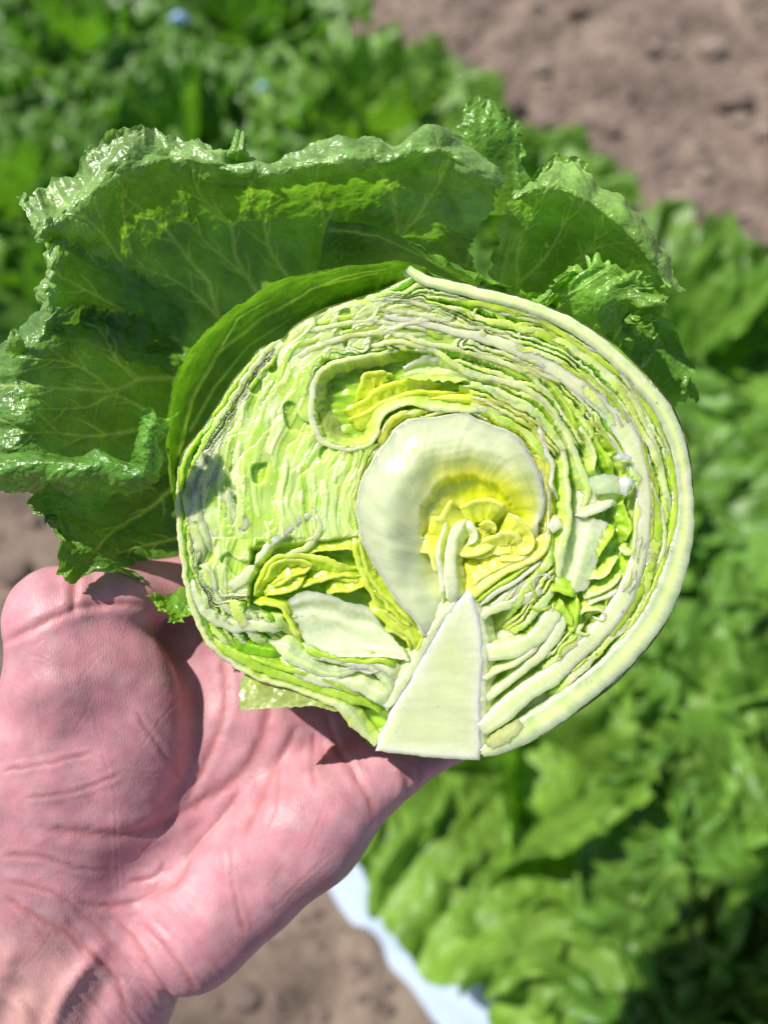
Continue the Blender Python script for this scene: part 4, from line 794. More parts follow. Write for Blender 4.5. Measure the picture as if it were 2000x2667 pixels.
# stem, with the white line around it
CORE = [(1215, 1543), (1190, 1572), (1160, 1615), (1120, 1680), (1085, 1745), (1050, 1805), (1015, 1865), (992, 1915), (984, 1952), (1060, 1962), (1150, 1972), (1245, 1976), (1250, 1900), (1250, 1840), (1254, 1760), (1256, 1700), (1250, 1640), (1240, 1590), (1226, 1555)]
CA = np.array(CORE, float); cr_ = np.concatenate([np.linspace(CA[i], CA[(i + 1) % len(CA)], 14, endpoint=False) for i in range(len(CA))]); cr_ = cr_ + np.stack([6.5 * noise(cr_[:, 0] / 34, cr_[:, 1] / 34), 2.2 * noise(cr_[:, 0] / 18, cr_[:, 1] / 30, 3)], 1); cc_ = np.array([1140., 1840.])
V, c = [], []
lv = [(1.03, -160), (1.03, -60), (1.03, -8), (1.02, -4.5), (.99, -3), (.97, -2)] + [(.95 - .94 * k / 40, -1.5) for k in range(41)]
for s_, z_ in lv:
    P = cc_ + (cr_ - cc_) * s_; nzv = .8 * noise(P[:, 0] / 120, P[:, 1] / 30, 0, 3) + .5 * noise(P[:, 0] / 9, P[:, 1] / 9) if z_ > -5 else 0
    V.append(np.stack([P[:, 0], P[:, 1], z_ + nzv + 0 * P[:, 0]], 1))
    g = CREAM * (1 + .05 * noise(P[:, 0] / 80, P[:, 1] / 10) + .07 * noise(P[:, 0] / 240, P[:, 1] / 20, 2) + .05 * noise(P[:, 0] / 7, P[:, 1] / 7, 3))[:, None]; d_ = (1 - s_) * 2.2
    e_ = np.clip(1.25 - (1 - s_) / .06, 0, 1) * (P[:, 1] < 1945)[:, None]; g = g * (1 - e_) + np.array((.80, .82, .70)) * e_; g = g * (1 - .12 * ss(0, .7, d_)) 
    sh_ = np.array((.60, .67, .30)); cmix = (.6 * ss(.02, .45, 1 - s_) * (.7 + .5 * noise(P[:, 0] / 60, P[:, 1] / 25, 5)))[:, None]; g = g * (1 - cmix) + sh_ * cmix
    c.append(g)
put('stem_core', np.concatenate(V), gridF(len(lv), len(cr_), True), M_core, np.concatenate(c))['label'] = 'cream stem core cut lengthwise'
ribbon([(1196, 1560, 10), (1160, 1600, 18), (1110, 1675, 24), (1075, 1738, 26), (1035, 1804, 22), (1012, 1845, 10)], 'x', -4, 60, 3, L=22, drop=20, rough=.8, center=(700, 1600), pleat=.5)
ribbon([(1228, 1556, 8), (1246, 1592, 14), (1258, 1640, 18), (1262, 1700, 18), (1260, 1770, 18), (1256, 1850, 18), (1254, 1920, 16), (1250, 1966, 10)], 'x', -4, 60, 2.5, L=22, drop=24, rough=.8, center=(1700, 1780), pleat=.5)
lay_c = [
 ('x', 1, [(1236, 1622, 12), (1254, 1610, 18), (1277, 1592, 20), (1339, 1570, 24), (1387, 1551, 22), (1430, 1531, 10)]),
 ('x', 2, [(1240, 1704, 34), (1258, 1700, 44), (1315, 1698, 42), (1375, 1676, 40), (1415, 1640, 42), (1445, 1592, 40), (1456, 1570, 24)]),
 ('x', 4, [(1240, 1776, 16), (1258, 1768, 13), (1300, 1747, 12), (1340, 1730, 12), (1375, 1706, 12), (1410, 1672, 10)]),
 ('x', 3, [(1240, 1838, 26), (1258, 1828, 21), (1305, 1793, 18), (1363, 1745, 20), (1426, 1688, 26), (1462, 1625, 26), (1474, 1590, 16)]),
 ('x', -8, [(1270, 1900, 14), (1330, 1852, 16), (1380, 1815, 14), (1430, 1790, 10)]),
 ('g', 4, [(1364, 1540, 7), (1372, 1528, 9), (1388, 1540, 9), (1392, 1560, 7), (1380, 1572, 7), (1392, 1588, 8), (1420, 1586, 8), (1440, 1570, 8)]),
 ('g', 6, [(1428, 1545, 20), (1450, 1540, 30), (1480, 1548, 34), (1500, 1555, 20)]),
 ('g', 5, [(1455, 1560, 26), (1475, 1590, 36), (1490, 1618, 26), (1484, 1640, 12)]),
 ('g', 2, [(1500, 1550, 8), (1504, 1590, 10), (1498, 1625, 10), (1478, 1655, 8)]),
 ('g', 4, [(1510, 1650, 9), (1490, 1665, 16), (1470, 1680, 26), (1458, 1705, 28), (1465, 1725, 12)]),
 ('p', 5, [(1508, 1610, 6), (1520, 1592, 7), (1555, 1588, 8), (1572, 1600, 8), (1568, 1615, 6), (1540, 1605, 6)]),
 ('p', 5, [(1520, 1625, 8), (1508, 1645, 10), (1528, 1655, 8), (1535, 1640, 6)]),
 ('g', -2, [(1484, 1775, 8), (1500, 1740, 26), (1530, 1720, 30), (1570, 1690, 22), (1600, 1655, 14)]),
 ('c', 0, [(1385, 1548, 5), (1396, 1505, 6), (1425, 1498, 6), (1440, 1520, 5)]),
 # heart
 ('c', 6, [(1182, 1580, 30), (1174, 1520, 34), (1172, 1460, 30), (1178, 1405, 26), (1196, 1368, 26), (1212, 1352, 14)]),
 ('c', 0, [(1152, 1570, 12), (1150, 1510, 14), (1140, 1450, 12), (1148, 1400, 10), (1165, 1350, 8)]),
 ('h', -4, [(1120, 1345, 5), (1146, 1352, 14), (1160, 1330, 14), (1172, 1308, 10), (1190, 1312, 8)]),
 ('h', -2, [(1092, 1438, 4), (1118, 1440, 12), (1130, 1470, 14), (1142, 1500, 10)]),
 ('h', 2, [(1196, 1322, 8), (1230, 1308, 9), (1268, 1302, 11), (1300, 1312, 12), (1322, 1332, 12)]),
 ('h', 4, [(1322, 1335, 26), (1352, 1350, 30), (1376, 1378, 26), (1388, 1412, 18), (1372, 1438, 12), (1340, 1448, 8)]),
 ('h', -6, [(1240, 1420, 14), (1282, 1400, 36), (1320, 1385, 50), (1350, 1400, 40), (1360, 1425, 20)]),
 ('h', -10, [(1200, 1450, 14), (1250, 1450, 26), (1300, 1440, 26), (1350, 1440, 14)]),
 ('h', 0, [(1188, 1440, 6), (1215, 1448, 10), (1250, 1440, 12), (1290, 1420, 8)]),
 ('c', -2, [(1212, 1356, 14), (1228, 1372, 18), (1240, 1390, 12), (1236, 1410, 8), (1212, 1418, 6)]),
 ('h', 2, [(1246, 1368, 6), (1268, 1358, 8), (1290, 1370, 6), (1290, 1390, 5)]),
 ('h', 2, [(1405, 1372, 14), (1424, 1385, 16), (1424, 1420, 14), (1405, 1448, 12), (1370, 1468, 12), (1320, 1490, 12), (1275, 1520, 14), (1240, 1548, 16), (1228, 1568, 12)]),
 ('h', -4, [(1360, 1455, 8), (1310, 1476, 16), (1262, 1500, 24), (1222, 1530, 26)]),
 ('h', -3, [(1290, 1455, 8), (1340, 1460, 8), (1390, 1440, 8)]),
 ('g', 0, [(1238, 1572, 6), (1290, 1530, 9), (1340, 1500, 8), (1390, 1462, 5)]),
 ('c', 1, [(1246, 1580, 10), (1290, 1545, 12), (1345, 1515, 10), (1400, 1470, 7), (1425, 1450, 6)]),
 ('x', -6, [(1262, 1595, 20), (1320, 1560, 30), (1380, 1520, 34), (1430, 1500, 20)]),
 ('c', 3, [(1430, 1385, 22), (1445, 1370, 30), (1462, 1360, 26)]),
]
def thin(kd, pth):
    return (kd == 'g' and len(pth) <= 5 and max(p_[2] for p_ in pth) > 15) or (kd == 'h' and max(p_[2] for p_ in pth) > 17)
for kd, z_, pth in lay_c:
    if thin(kd, pth): ribbon([(p_[0], p_[1], p_[2] * .3) for p_ in pth], kd, z_, 30, 3.5, taper=(.4, .4), rough=.7, L=(52 if kd == 'h' else 30), drop=24, pleat=1.2, center=((1255, 1410) if kd == 'h' else None)); continue
    ribbon(pth, kd, z_, 50, 1.5, taper=(.3, .3), rough=.45, L=(14 if kd == 'x' else 50 if kd == 'h' else 20), drop=26, center=((1250, 1400) if pth[0][1] < 1600 and kd != 'x' else None), pleat=.7)
lay_l = [
 # left of the stem: layered leaf bases
 ('p', 2, [(464, 1215, 10), (464, 1290, 12), (468, 1380, 13), (476, 1440, 13), (482, 1503, 13), (500, 1570, 14), (524, 1637, 14), (560, 1694, 13), (612, 1733, 11), (680, 1768, 10), (748, 1789, 10), (812, 1812, 11), (870, 1834, 18), (905, 1860, 30), (935, 1895, 38), (962, 1925, 34), (978, 1942, 20)]),
 ('g', -3, [(520, 1620, 16), (560, 1672, 22), (620, 1712, 24), (690, 1742, 24), (760, 1768, 20), (830, 1792, 20), (890, 1812, 22), (950, 1830, 22), (985, 1858, 14)]),
 ('d', -8, [(540, 1625, 16), (600, 1668, 20), (650, 1690, 26), (700, 1702, 24), (740, 1712, 12)]),
 ('g', 1, [(620, 1700, 8), (700, 1730, 10), (780, 1752, 10), (850, 1775, 10), (920, 1805, 12), (960, 1830, 10)]),
 ('x', 2, [(498, 1490, 12), (510, 1550, 20), (545, 1600, 26), (600, 1630, 30), (660, 1632, 30), (715, 1638, 24), (745, 1640, 10)]),
 ('b', -2, [(700, 1670, 20), (740, 1690, 34), (772, 1720, 36), (830, 1745, 28), (890, 1752, 22), (930, 1742, 20), (965, 1742, 22), (1000, 1765, 22), (1018, 1800, 20), (1020, 1835, 14)]),
 ('x', 2, [(735, 1730, 10), (790, 1762, 22), (860, 1778, 26), (930, 1790, 30), (985, 1815, 34), (1010, 1850, 22)]),
 ('g', 3, [(780, 1670, 10), (812, 1696, 18), (870, 1718, 16), (940, 1724, 12), (1000, 1722, 12), (1025, 1735, 14), (1032, 1758, 8)]),
 ('x', 0, [(800, 1712, 8), (860, 1722, 10), (930, 1735, 12), (990, 1738, 16), (1028, 1765, 18), (1040, 1780, 12)]),
 ('c', 0, [(895, 1730, 8), (930, 1742, 7), (960, 1752, 7), (1000, 1745, 6)]),
 ('b', 1, [(505, 1480, 8), (528, 1475, 10), (552, 1490, 12), (560, 1530, 14), (575, 1570, 18), (620, 1600, 20), (680, 1605, 16)]),
 ('x', 2, [(590, 1540, 24), (620, 1520, 30), (640, 1500, 26), (665, 1470, 14)]),
 ('c', 3, [(660, 1470, 16), (700, 1420, 18), (745, 1385, 18), (790, 1350, 16), (830, 1330, 12)]),
 ('p', 4, [(820, 1320, 5), (832, 1370, 14), (815, 1410, 16), (780, 1435, 14), (730, 1450, 10)]),
 ('p', 2, [(662, 1553, 10), (670, 1515, 9), (690, 1480, 9), (722, 1450, 10), (766, 1446, 11), (834, 1457, 16), (902, 1478, 22), (928, 1476, 14)]),
 ('g', 0, [(672, 1545, 10), (690, 1505, 8), (716, 1470, 8), (756, 1458, 8), (800, 1466, 9), (812, 1474, 8), (790, 1488, 7), (756, 1505, 8), (712, 1530, 9), (690, 1545, 8)]),
 ('g', 0, [(700, 1520, 20), (740, 1505, 16), (770, 1490, 12)]), ('g', 3, [(690, 1550, 14), (735, 1540, 22), (775, 1528, 22), (800, 1500, 12)]),
 ('y', -6, [(790, 1440, 14), (850, 1434, 14), (910, 1432, 18), (935, 1440, 14)]), ('g', -8, [(800, 1520, 30), (850, 1505, 34), (900, 1510, 34), (950, 1520, 26)]),
 ('g', -1, [(850, 1545, 12), (890, 1540, 22), (930, 1530, 20), (962, 1515, 12)]), ('p', 0, [(770, 1530, 6), (820, 1518, 9), (880, 1500, 9), (940, 1500, 8)]),
 ('p', 1, [(660, 1570, 14), (720, 1575, 10), (745, 1600, 12), (765, 1640, 14), (785, 1675, 12)]), ('y', -3, [(720, 1570, 8), (740, 1580, 10), (750, 1600, 12), (735, 1610, 8)]),
 ('g', 2, [(934, 1350, 7), (935, 1400, 9), (945, 1450, 10), (962, 1500, 11), (990, 1540, 11), (1030, 1580, 10), (1070, 1620, 9), (1092, 1640, 7)]),
 ('p', 3, [(920, 1380, 14), (925, 1430, 16), (935, 1470, 14), (955, 1520, 14), (975, 1560, 10), (1010, 1600, 10)]),
 ('y', -3, [(965, 1520, 24), (1000, 1570, 26), (1040, 1610, 24), (1080, 1645, 18)]),
 ('g', 0, [(960, 1570, 14), (990, 1600, 20), (1020, 1625, 20), (1060, 1650, 18), (1080, 1680, 12), (1072, 1700, 6)]),
 ('y', 1, [(985, 1590, 8), (1010, 1600, 7), (1050, 1632, 7), (1075, 1650, 6)]), ('g', 3, [(1000, 1640, 6), (1030, 1650, 8), (1060, 1668, 8), (1070, 1695, 6)]), ('g', 3, [(1085, 1640, 6), (1098, 1655, 7), (1092, 1680, 6), (1078, 1700, 5)]),
 # left flank
 ('p', 3, [(600, 1135, 8), (560, 1165, 14), (520, 1205, 20), (496, 1255, 24), (490, 1310, 26), (505, 1370, 30), (520, 1430, 26), (530, 1480, 14)]),
 ('p', 5, [(608, 1145, 7), (575, 1155, 10), (545, 1185, 10), (515, 1225, 12)]), ('g', -6, [(600, 1180, 12), (560, 1205, 18), (530, 1230, 16), (510, 1260, 10)]),
 ('b', 4, [(610, 1205, 12), (560, 1230, 26), (530, 1262, 28), (512, 1300, 28), (512, 1350, 34), (535, 1400, 36), (556, 1450, 30)]),
 ('d', -12, [(555, 1270, 26), (540, 1310, 34), (530, 1350, 30)]), ('b', 6, [(600, 1258, 20), (590, 1290, 36), (598, 1330, 44), (630, 1360, 36), (650, 1395, 24)]),
 ('g', 2, [(540, 1110, 6), (510, 1150, 10), (485, 1190, 10), (472, 1240, 10), (478, 1300, 8)]), ('g', -1, [(690, 905, 8), (665, 935, 10), (640, 965, 9), (610, 1005, 10), (580, 1050, 10), (545, 1100, 9)]),
 ('w', 2, [(742, 884, 10), (700, 905, 16), (672, 945, 14), (640, 985, 16), (612, 1030, 16), (585, 1075, 12), (560, 1110, 8)]), ('g', 2, [(730, 912, 8), (700, 950, 9), (668, 990, 9), (640, 1030, 8)]),
]
for kd, z_, pth in lay_l:
    if kd in 'gyp' and pth[0][0] > 640 and 1420 < pth[len(pth) // 2][1] < 1700: kd = 'l'
    if kd in 'gl' and len(pth) <= 5 and max(p_[2] for p_ in pth) > 15: ribbon([(p_[0], p_[1], p_[2] * .3) for p_ in pth], kd, min(z_, 0), 30, 4, taper=(.4, .4), rough=.7, L=26, drop=16, pleat=1.2); continue
    ribbon(pth, kd, min(z_, 0) - 1, 40, 3.0, taper=(.25, .25), rough=.5, L=(24 if len(pth) > 5 else 12), drop=18, pleat=.7)
sheet([[(1262, 1930, 4), (1290, 1905, 9), (1330, 1882, 9), (1352, 1872, 5)], [(1270, 1945, 4), (1300, 1922, 10), (1335, 1902, 10), (1358, 1886, 5)], [(1285, 1950, 3), (1310, 1938, 8), (1340, 1918, 8), (1362, 1900, 3)]], (.62, .66, .24), (.70, .78, .36), M_ribcut, (24, 40), 3, 61, name='browned_base', serr=6, label='slightly browned patch at the base of the thick rib')
leaf('leaf_tip', [[(560, 480, -110), (600, 490, -110), (650, 480, -110)], [(575, 430, -60), (610, 430, -55), (648, 425, -60)], [(590, 395, -20), (618, 390, -10), (645, 385, -20)], [(614, 350, -50), (626, 340, -50), (640, 352, -50)]], M_outer, (60, 50), 10, 7, 3, DK, RM, BS, [(3, np.array([(605, 500), (615, 430), (628, 350)]))], 7, 113, label='pointed tip standing up from the upper leaf rim', rf=4)
leaf('leaf_tip', [[(20, 915, 20), (45, 925, 20), (75, 915, 20)], [(22, 890, 50), (42, 892, 60), (66, 890, 50)], [(30, 862, 60), (38, 856, 66), (48, 866, 60)]], M_outer, (40, 40), 6, 5, 2, DK, RM, BS, [], 5, 115, label='small curled tip at the far left edge', rf=3)
# translucent chips lying on the cut face
sheet([[(1532, 1244, 16), (1560, 1236, 20), (1590, 1236, 20), (1614, 1242, 18)], [(1534, 1266, 14), (1560, 1262, 19), (1590, 1262, 19), (1613, 1266, 16)], [(1552, 1288, 12), (1575, 1286, 16), (1595, 1284, 16), (1612, 1286, 14)]], (.66, .78, .48), (.66, .78, .46), M_rib, (24, 36), 2, 31, name='leaf_chip', serr=2)
sheet([[(1612, 1244, 20), (1632, 1240, 26), (1650, 1250, 20)], [(1612, 1266, 22), (1632, 1268, 28), (1646, 1268, 20)], [(1614, 1288, 16), (1630, 1292, 20), (1638, 1284, 16)]], (.78, .84, .72), (.74, .82, .62), M_rib, (24, 26), 4, 32, name='leaf_chip', serr=3)
sheet([[(1600, 1185, 14), (1625, 1180, 18), (1645, 1192, 14)], [(1592, 1196, 14), (1620, 1196, 18), (1640, 1204, 14)]], (.78, .84, .72), (.74, .82, .62), M_rib, (20, 26), 4, 33, name='leaf_chip', serr=5)
# torn leaf hanging below
sheet([[(640, 1752, -30), (700, 1782, -20), (770, 1800, -14), (850, 1826, -10), (900, 1850, -10)], [(624, 1785, -10), (690, 1812, 0), (760, 1828, -2), (830, 1838, -6), (890, 1854, -10)], [(622, 1850, 10), (690, 1846, 12), (760, 1842, 6), (820, 1840, 0), (880, 1856, -8)]], (.42, .58, .14), (.55, .68, .26), M_inner, (50, 80), 5, 35, name='torn_leaf', serr=5, veins=9, label='small torn pale green leaf below the head over the palm')

# ------------------------------------------------------------------ the hand
def smin(a, b, k):
    h = np.clip(.5 + .5 * (b - a) / k, 0, 1); return b * (1 - h) + a * h - k * h * (1 - h)
def q3(p_):     # traced (x, y, z) -> flat space with the same units (x right, y down, z to viewer)
    s = (D - p_[2]) / D; return np.array([1000 + (p_[0] - 1000) * s, 1333.5 + (p_[1] - 1333.5) * s, p_[2]])
def cone(X, Y, Z, a, b, ra, rb, fz=1.0):
    a, b = q3(a), q3(b); ab = b - a
    A = np.array([1, 1, 1 / fz]); abw = ab * A
    px, py, pz = X - a[0], Y - a[1], (Z - a[2]) / fz
    t = np.clip((px * abw[0] + py * abw[1] + pz * abw[2]) / (abw @ abw), 0, 1)
    return np.sqrt((px - t * abw[0]) ** 2 + (py - t * abw[1]) ** 2 + (pz - t * abw[2]) ** 2) - (ra + (rb - ra) * t)
def ell(X, Y, Z, c, r, rot=0.0):
    c = q3(c); x, y, z = X - c[0], Y - c[1], Z - c[2]; ca, sa = math.cos(rot), math.sin(rot)
    xr, yr = x * ca + y * sa, -x * sa + y * ca
    k0 = np.sqrt((xr / r[0]) ** 2 + (yr / r[1]) ** 2 + (z / r[2]) ** 2); k1 = np.sqrt((xr / r[0] ** 2) ** 2 + (yr / r[1] ** 2) ** 2 + (z / r[2] ** 2) ** 2)
    return k0 * (k0 - 1) / (k1 + 1e-9)
ST = 11.0
hx = np.arange(-760, 1900, ST); hy = np.arange(1130, 3760, ST); hzv = np.arange(-1010, 130, ST)
X, Y, Z = np.meshgrid(hx, hy, hzv, indexing='ij'); X = X.astype(np.float32); Y = Y.astype(np.float32); Z = Z.astype(np.float32)
f = cone(X, Y, Z, (-430, 3700, -300), (150, 2600, -290), 400, 320, .66)            # forearm and wrist
f = smin(f, cone(X, Y, Z, (150, 2600, -290), (440, 2120, -370), 300, 300, .58), 90)
f = smin(f, cone(X, Y, Z, (60, 2650, -270), (120, 2050, -260), 260, 300, .7), 90)   # carpus
f = smin(f, ell(X, Y, Z, (235, 1925, -215), (275, 380, 165), .08), 85)       # thenar
f = smin(f, ell(X, Y, Z, (620, 1960, -395), (330, 300, 160), -.7), 80)       # palm
f = smin(f, cone(X, Y, Z, (500, 2420, -230), (800, 2150, -245), 172, 165, .9), 70) # hypothenar
f = smin(f, cone(X, Y, Z, (800, 2150, -245), (985, 2010, -290), 160, 112, .95), 70)
f = smin(f, ell(X, Y, Z, (700, 1800, -470), (330, 230, 150), -.7), 80)
f = smin(f, ell(X, Y, Z, (540, 1700, -430), (210, 190, 120), 0), 60)
# thumb, bent over behind the leaves
f = smin(f, cone(X, Y, Z, (190, 1760, -190), (165, 1630, -200), 178, 152), 60)
f2 = cone(X, Y, Z, (150, 1600, -210), (330, 1552, -240), 140, 104)
f2 = smin(f2, cone(X, Y, Z, (330, 1552, -240), (500, 1520, -330), 100, 84), 30)
f2 = smin(f2, cone(X, Y, Z, (500, 1520, -330), (640, 1440, -440), 84, 66), 25)
f = smin(f, f2, 36)
# four fingers under the head
for pts, rr_ in ([[(985, 2010, -290), (1175, 1930, -330), (1330, 1860, -480), (1440, 1760, -640), (1480, 1640, -740)], (96, 66, 62, 56, 46)], [[(900, 1880, -420), (1120, 1760, -560), (1300, 1640, -700), (1420, 1520, -780), (1480, 1420, -800)], (110, 82, 76, 68, 54)], [[(790, 1760, -500), (1000, 1600, -660), (1180, 1460, -790), (1290, 1350, -850), (1350, 1260, -870)], (112, 84, 78, 70, 56)], [[(650, 1680, -500), (800, 1490, -660), (930, 1340, -780), (1010, 1240, -830), (1060, 1160, -840)], (110, 84, 78, 70, 54)]):
    g_ = None
    for k in range(4):
        cseg = cone(X, Y, Z, pts[k], pts[k + 1], rr_[k], rr_[k + 1]); g_ = cseg if g_ is None else smin(g_, cseg, 14)
    f = smin(f, g_, 40)
# keep the hand out of the head: carve the head's own volume
def headd(X, Y, Z):
    s = (D - Z) / D; x = 1000 + (X - 1000) / s; y = 1333.5 + (Y - 1333.5) / s
    t_ = np.clip(-(Z + 14) / 520, 0, 1); sc_ = np.sqrt(1 - t_ ** 2) ** .85
    r_ = np.hypot(x - C0[0], y - C0[1]); an = np.arctan2(y - C0[1], x - C0[0]); ra = np.arctan2(ring[:, 1] - C0[1], ring[:, 0] - C0[0]); rr0 = np.hypot(*(ring - C0).T); o_ = np.argsort(ra)
    R_ = np.interp(an.ravel(), ra[o_], rr0[o_], period=2 * math.pi).reshape(an.shape)
    return np.where(Z > -14 - 520, r_ - R_ * sc_, 400)
hd_ = headd(X, Y, Z); f = -smin(-f, hd_ - 2, 20)
# surface nets
def surface_nets(f, xs, ys, zs):
    s = f < 0; nx, ny, nz = f.shape
    c = s[:-1, :-1, :-1].astype(np.int8)
    for d in ((1, 0, 0), (0, 1, 0), (0, 0, 1), (1, 1, 0), (1, 0, 1), (0, 1, 1), (1, 1, 1)):
        c = c + s[d[0]:nx - 1 + d[0], d[1]:ny - 1 + d[1], d[2]:nz - 1 + d[2]]
    act = (c > 0) & (c < 8); I = np.argwhere(act); idx = np.full(act.shape, -1, np.int64); idx[act] = np.arange(len(I))
    P = np.zeros((len(I), 3)); W = np.zeros(len(I))
    corners = [(a, b, d) for a in (0, 1) for b in (0, 1) for d in (0, 1)]
    for a in corners:
        for ax in range(3):
            if a[ax] == 0:
                b = list(a); b[ax] = 1
                va = f[I[:, 0] + a[0], I[:, 1] + a[1], I[:, 2] + a[2]]; vb = f[I[:, 0] + b[0], I[:, 1] + b[1], I[:, 2] + b[2]]
                m_ = (va < 0) != (vb < 0); t = va / (va - vb + 1e-12)
                p_ = np.array(a)[None] + 0.0 * P; p_ = p_.astype(float); p_[:, ax] = t; P[m_] += p_[m_]; W[m_] += 1
    P = P / W[:, None] + I
    P = np.stack([xs[0] + P[:, 0] * (xs[1] - xs[0]), ys[0] + P[:, 1] * (ys[1] - ys[0]), zs[0] + P[:, 2] * (zs[1] - zs[0])], 1)
    Fs = []
    for ax in range(3):
        sl0 = [slice(None)] * 3; sl1 = [slice(None)] * 3; sl0[ax] = slice(0, -1); sl1[ax] = slice(1, None)
        a0, a1 = s[tuple(sl0)], s[tuple(sl1)]; E = np.argwhere(a0 != a1); o1, o2 = [q for q in range(3) if q != ax]
        ok = (E[:, o1] > 0) & (E[:, o2] > 0) & (E[:, o1] < f.shape[o1] - 1) & (E[:, o2] < f.shape[o2] - 1); E = E[ok]
        def at(d1, d2):
            e = E.copy(); e[:, o1] += d1; e[:, o2] += d2; return idx[e[:, 0], e[:, 1], e[:, 2]]
        q = np.stack([at(-1, -1), at(0, -1), at(0, 0), at(-1, 0)], 1)
        fl = a0[E[:, 0], E[:, 1], E[:, 2]]; 
        if ax == 1: fl = ~fl
        q[~fl] = q[~fl][:, ::-1]; Fs.append(q)
    return P, np.concatenate(Fs)
P, F = surface_nets(f, hx, hy, hzv)
del X, Y, Z, f, hd_, f2
def lap(P, F, it, w=.5):
    e = np.concatenate([F[:, [0, 1]], F[:, [1, 2]], F[:, [2, 3]], F[:, [3, 0]]]); n_ = len(P)
    for _ in range(it):
        S = np.zeros_like(P); c = np.zeros(n_)
        for k in range(3):
            S[:, k] = np.bincount(e[:, 0], P[e[:, 1], k], n_) + np.bincount(e[:, 1], P[e[:, 0], k], n_)
        c = np.bincount(e[:, 0], minlength=n_) + np.bincount(e[:, 1], minlength=n_); P = P * (1 - w) + w * S / np.maximum(c, 1)[:, None]
    return P
P = lap(P, F, 5)
# one level of refinement on the part in front
def subdiv(P, F):
    e = np.sort(np.concatenate([F[:, [0, 1]], F[:, [1, 2]], F[:, [2, 3]], F[:, [3, 0]]]), 1); ue, inv = np.unique(e, axis=0, return_inverse=True); inv = inv.reshape(-1)
    m_ = len(F); EM = (P[ue[:, 0]] + P[ue[:, 1]]) / 2; FM = P[F].mean(1); n0 = len(P); ei = n0 + inv.reshape(4, m_); fi = n0 + len(ue) + np.arange(m_)
    NF = np.concatenate([np.stack([F[:, 0], ei[0], fi, ei[3]], 1), np.stack([ei[0], F[:, 1], ei[1], fi], 1), np.stack([fi, ei[1], F[:, 2], ei[2]], 1), np.stack([ei[3], fi, ei[2], F[:, 3]], 1)])
    return np.concatenate([P, EM, FM]), NF
P, F = subdiv(P, F); P = lap(P, F, 3)
# normals
def vnormals(P, F):
    n_ = np.cross(P[F[:, 2]] - P[F[:, 0]], P[F[:, 3]] - P[F[:, 1]]); V_ = np.zeros_like(P)
    for k in range(4):
        for j in range(3): V_[:, j] += np.bincount(F[:, k], n_[:, j], len(P))
    return V_ / (np.linalg.norm(V_, axis=1)[:, None] + 1e-9)
Nv = vnormals(P, F)
if (Nv[:, 2] * (P[:, 2] + 300)).sum() < 0: F = F[:, ::-1]; Nv = -Nv
s_ = (D - P[:, 2]) / D; ax_, ay_ = 1000 + (P[:, 0] - 1000) / s_, 1333.5 + (P[:, 1] - 1333.5) / s_
front = ss(-.1, .25, Nv[:, 2])
disp = np.zeros(len(P)); red = np.zeros(len(P))
creases = [(7, 13, [(690, 1760), (700, 1830), (690, 1900), (655, 1980), (600, 2040), (530, 2085), (430, 2140), (330, 2175), (200, 2170), (60, 2150)]), (5, 9, [(580, 1700), (590, 1800), (580, 1880), (540, 1980), (500, 2060), (470, 2110)]),
    (5, 9, [(780, 1880), (740, 1960), (700, 2030), (660, 2120), (620, 2200)]), (5, 8, [(850, 1850), (870, 1930), (920, 2010), (960, 2080), (985, 2130)]), (6, 9, [(1050, 1990), (1062, 2030), (1058, 2075), (1046, 2100)]), (4, 7, [(1085, 1985), (1090, 2025), (1078, 2060)]),
    (7, 10, [(190, 1470), (196, 1520), (190, 1580), (180, 1600)]), (6, 9, [(0, 1680), (80, 1640), (190, 1590), (300, 1572), (400, 1585)]), (4, 8, [(640, 2040), (560, 2150), (500, 2220), (470, 2290), (400, 2330), (300, 2360), (180, 2350)]),
    (4, 7, [(300, 2380), (360, 2470), (420, 2560), (470, 2640)]), (5, 8, [(0, 2330), (100, 2390), (200, 2450), (290, 2530), (340, 2640)]), (4, 7, [(360, 2400), (460, 2500), (520, 2590)]), (3, 6, [(0, 2230), (90, 2230), (200, 2260), (290, 2270)]), (3, 6, [(0, 2290), (150, 2330), (260, 2420), (370, 2560)]),
    (3, 6, [(730, 1980), (720, 2080), (690, 2180)]), (3, 6, [(820, 1900), (815, 1990), (825, 2060)]), (3, 6, [(350, 1850), (420, 1950), (480, 2040)]), (3, 5, [(0, 2010), (120, 1990), (250, 1960)]), (3, 5, [(60, 2080), (200, 2060), (330, 2010)]), (3, 5, [(590, 2190), (610, 2320), (640, 2440)]), (4, 6, [(430, 2240), (410, 2280), (330, 2300)])]
rsC = random.Random(4)
for i in range(34):
    x_, y_ = rsC.uniform(20, 950), rsC.uniform(1650, 2550); a_ = rsC.choice((.35, -.9, 1.25)) + rsC.uniform(-.3, .3); l_ = rsC.uniform(50, 170)
    creases.append((.9, 3.0, [(x_ - l_ * math.cos(a_), y_ - l_ * math.sin(a_)), (x_ + rsC.uniform(-12, 12), y_ + rsC.uniform(-12, 12)), (x_ + l_ * math.cos(a_), y_ + l_ * math.sin(a_))]))
for dp, wd, ln in creases:
    Q, _ = spline_even([(a, b) for a, b in ln], 12); d, par = dist_poly(ax_ + 4 * noise(ax_ / 25, ay_ / 25), ay_ + 4 * noise(ax_ / 25, ay_ / 25, 3), Q); k = ss(0, .1, par) * ss(1, .85, par)
    disp -= dp * (.55 if dp > 3 else .4) * np.exp(-(d / wd) ** 2) * k; disp += dp * .5 * np.exp(-((d - wd * 2.4) / (wd * 1.6)) ** 2) * k; red = np.maximum(red, np.exp(-(d / (wd * 1.1)) ** 2) * k * min(1, dp / 4))
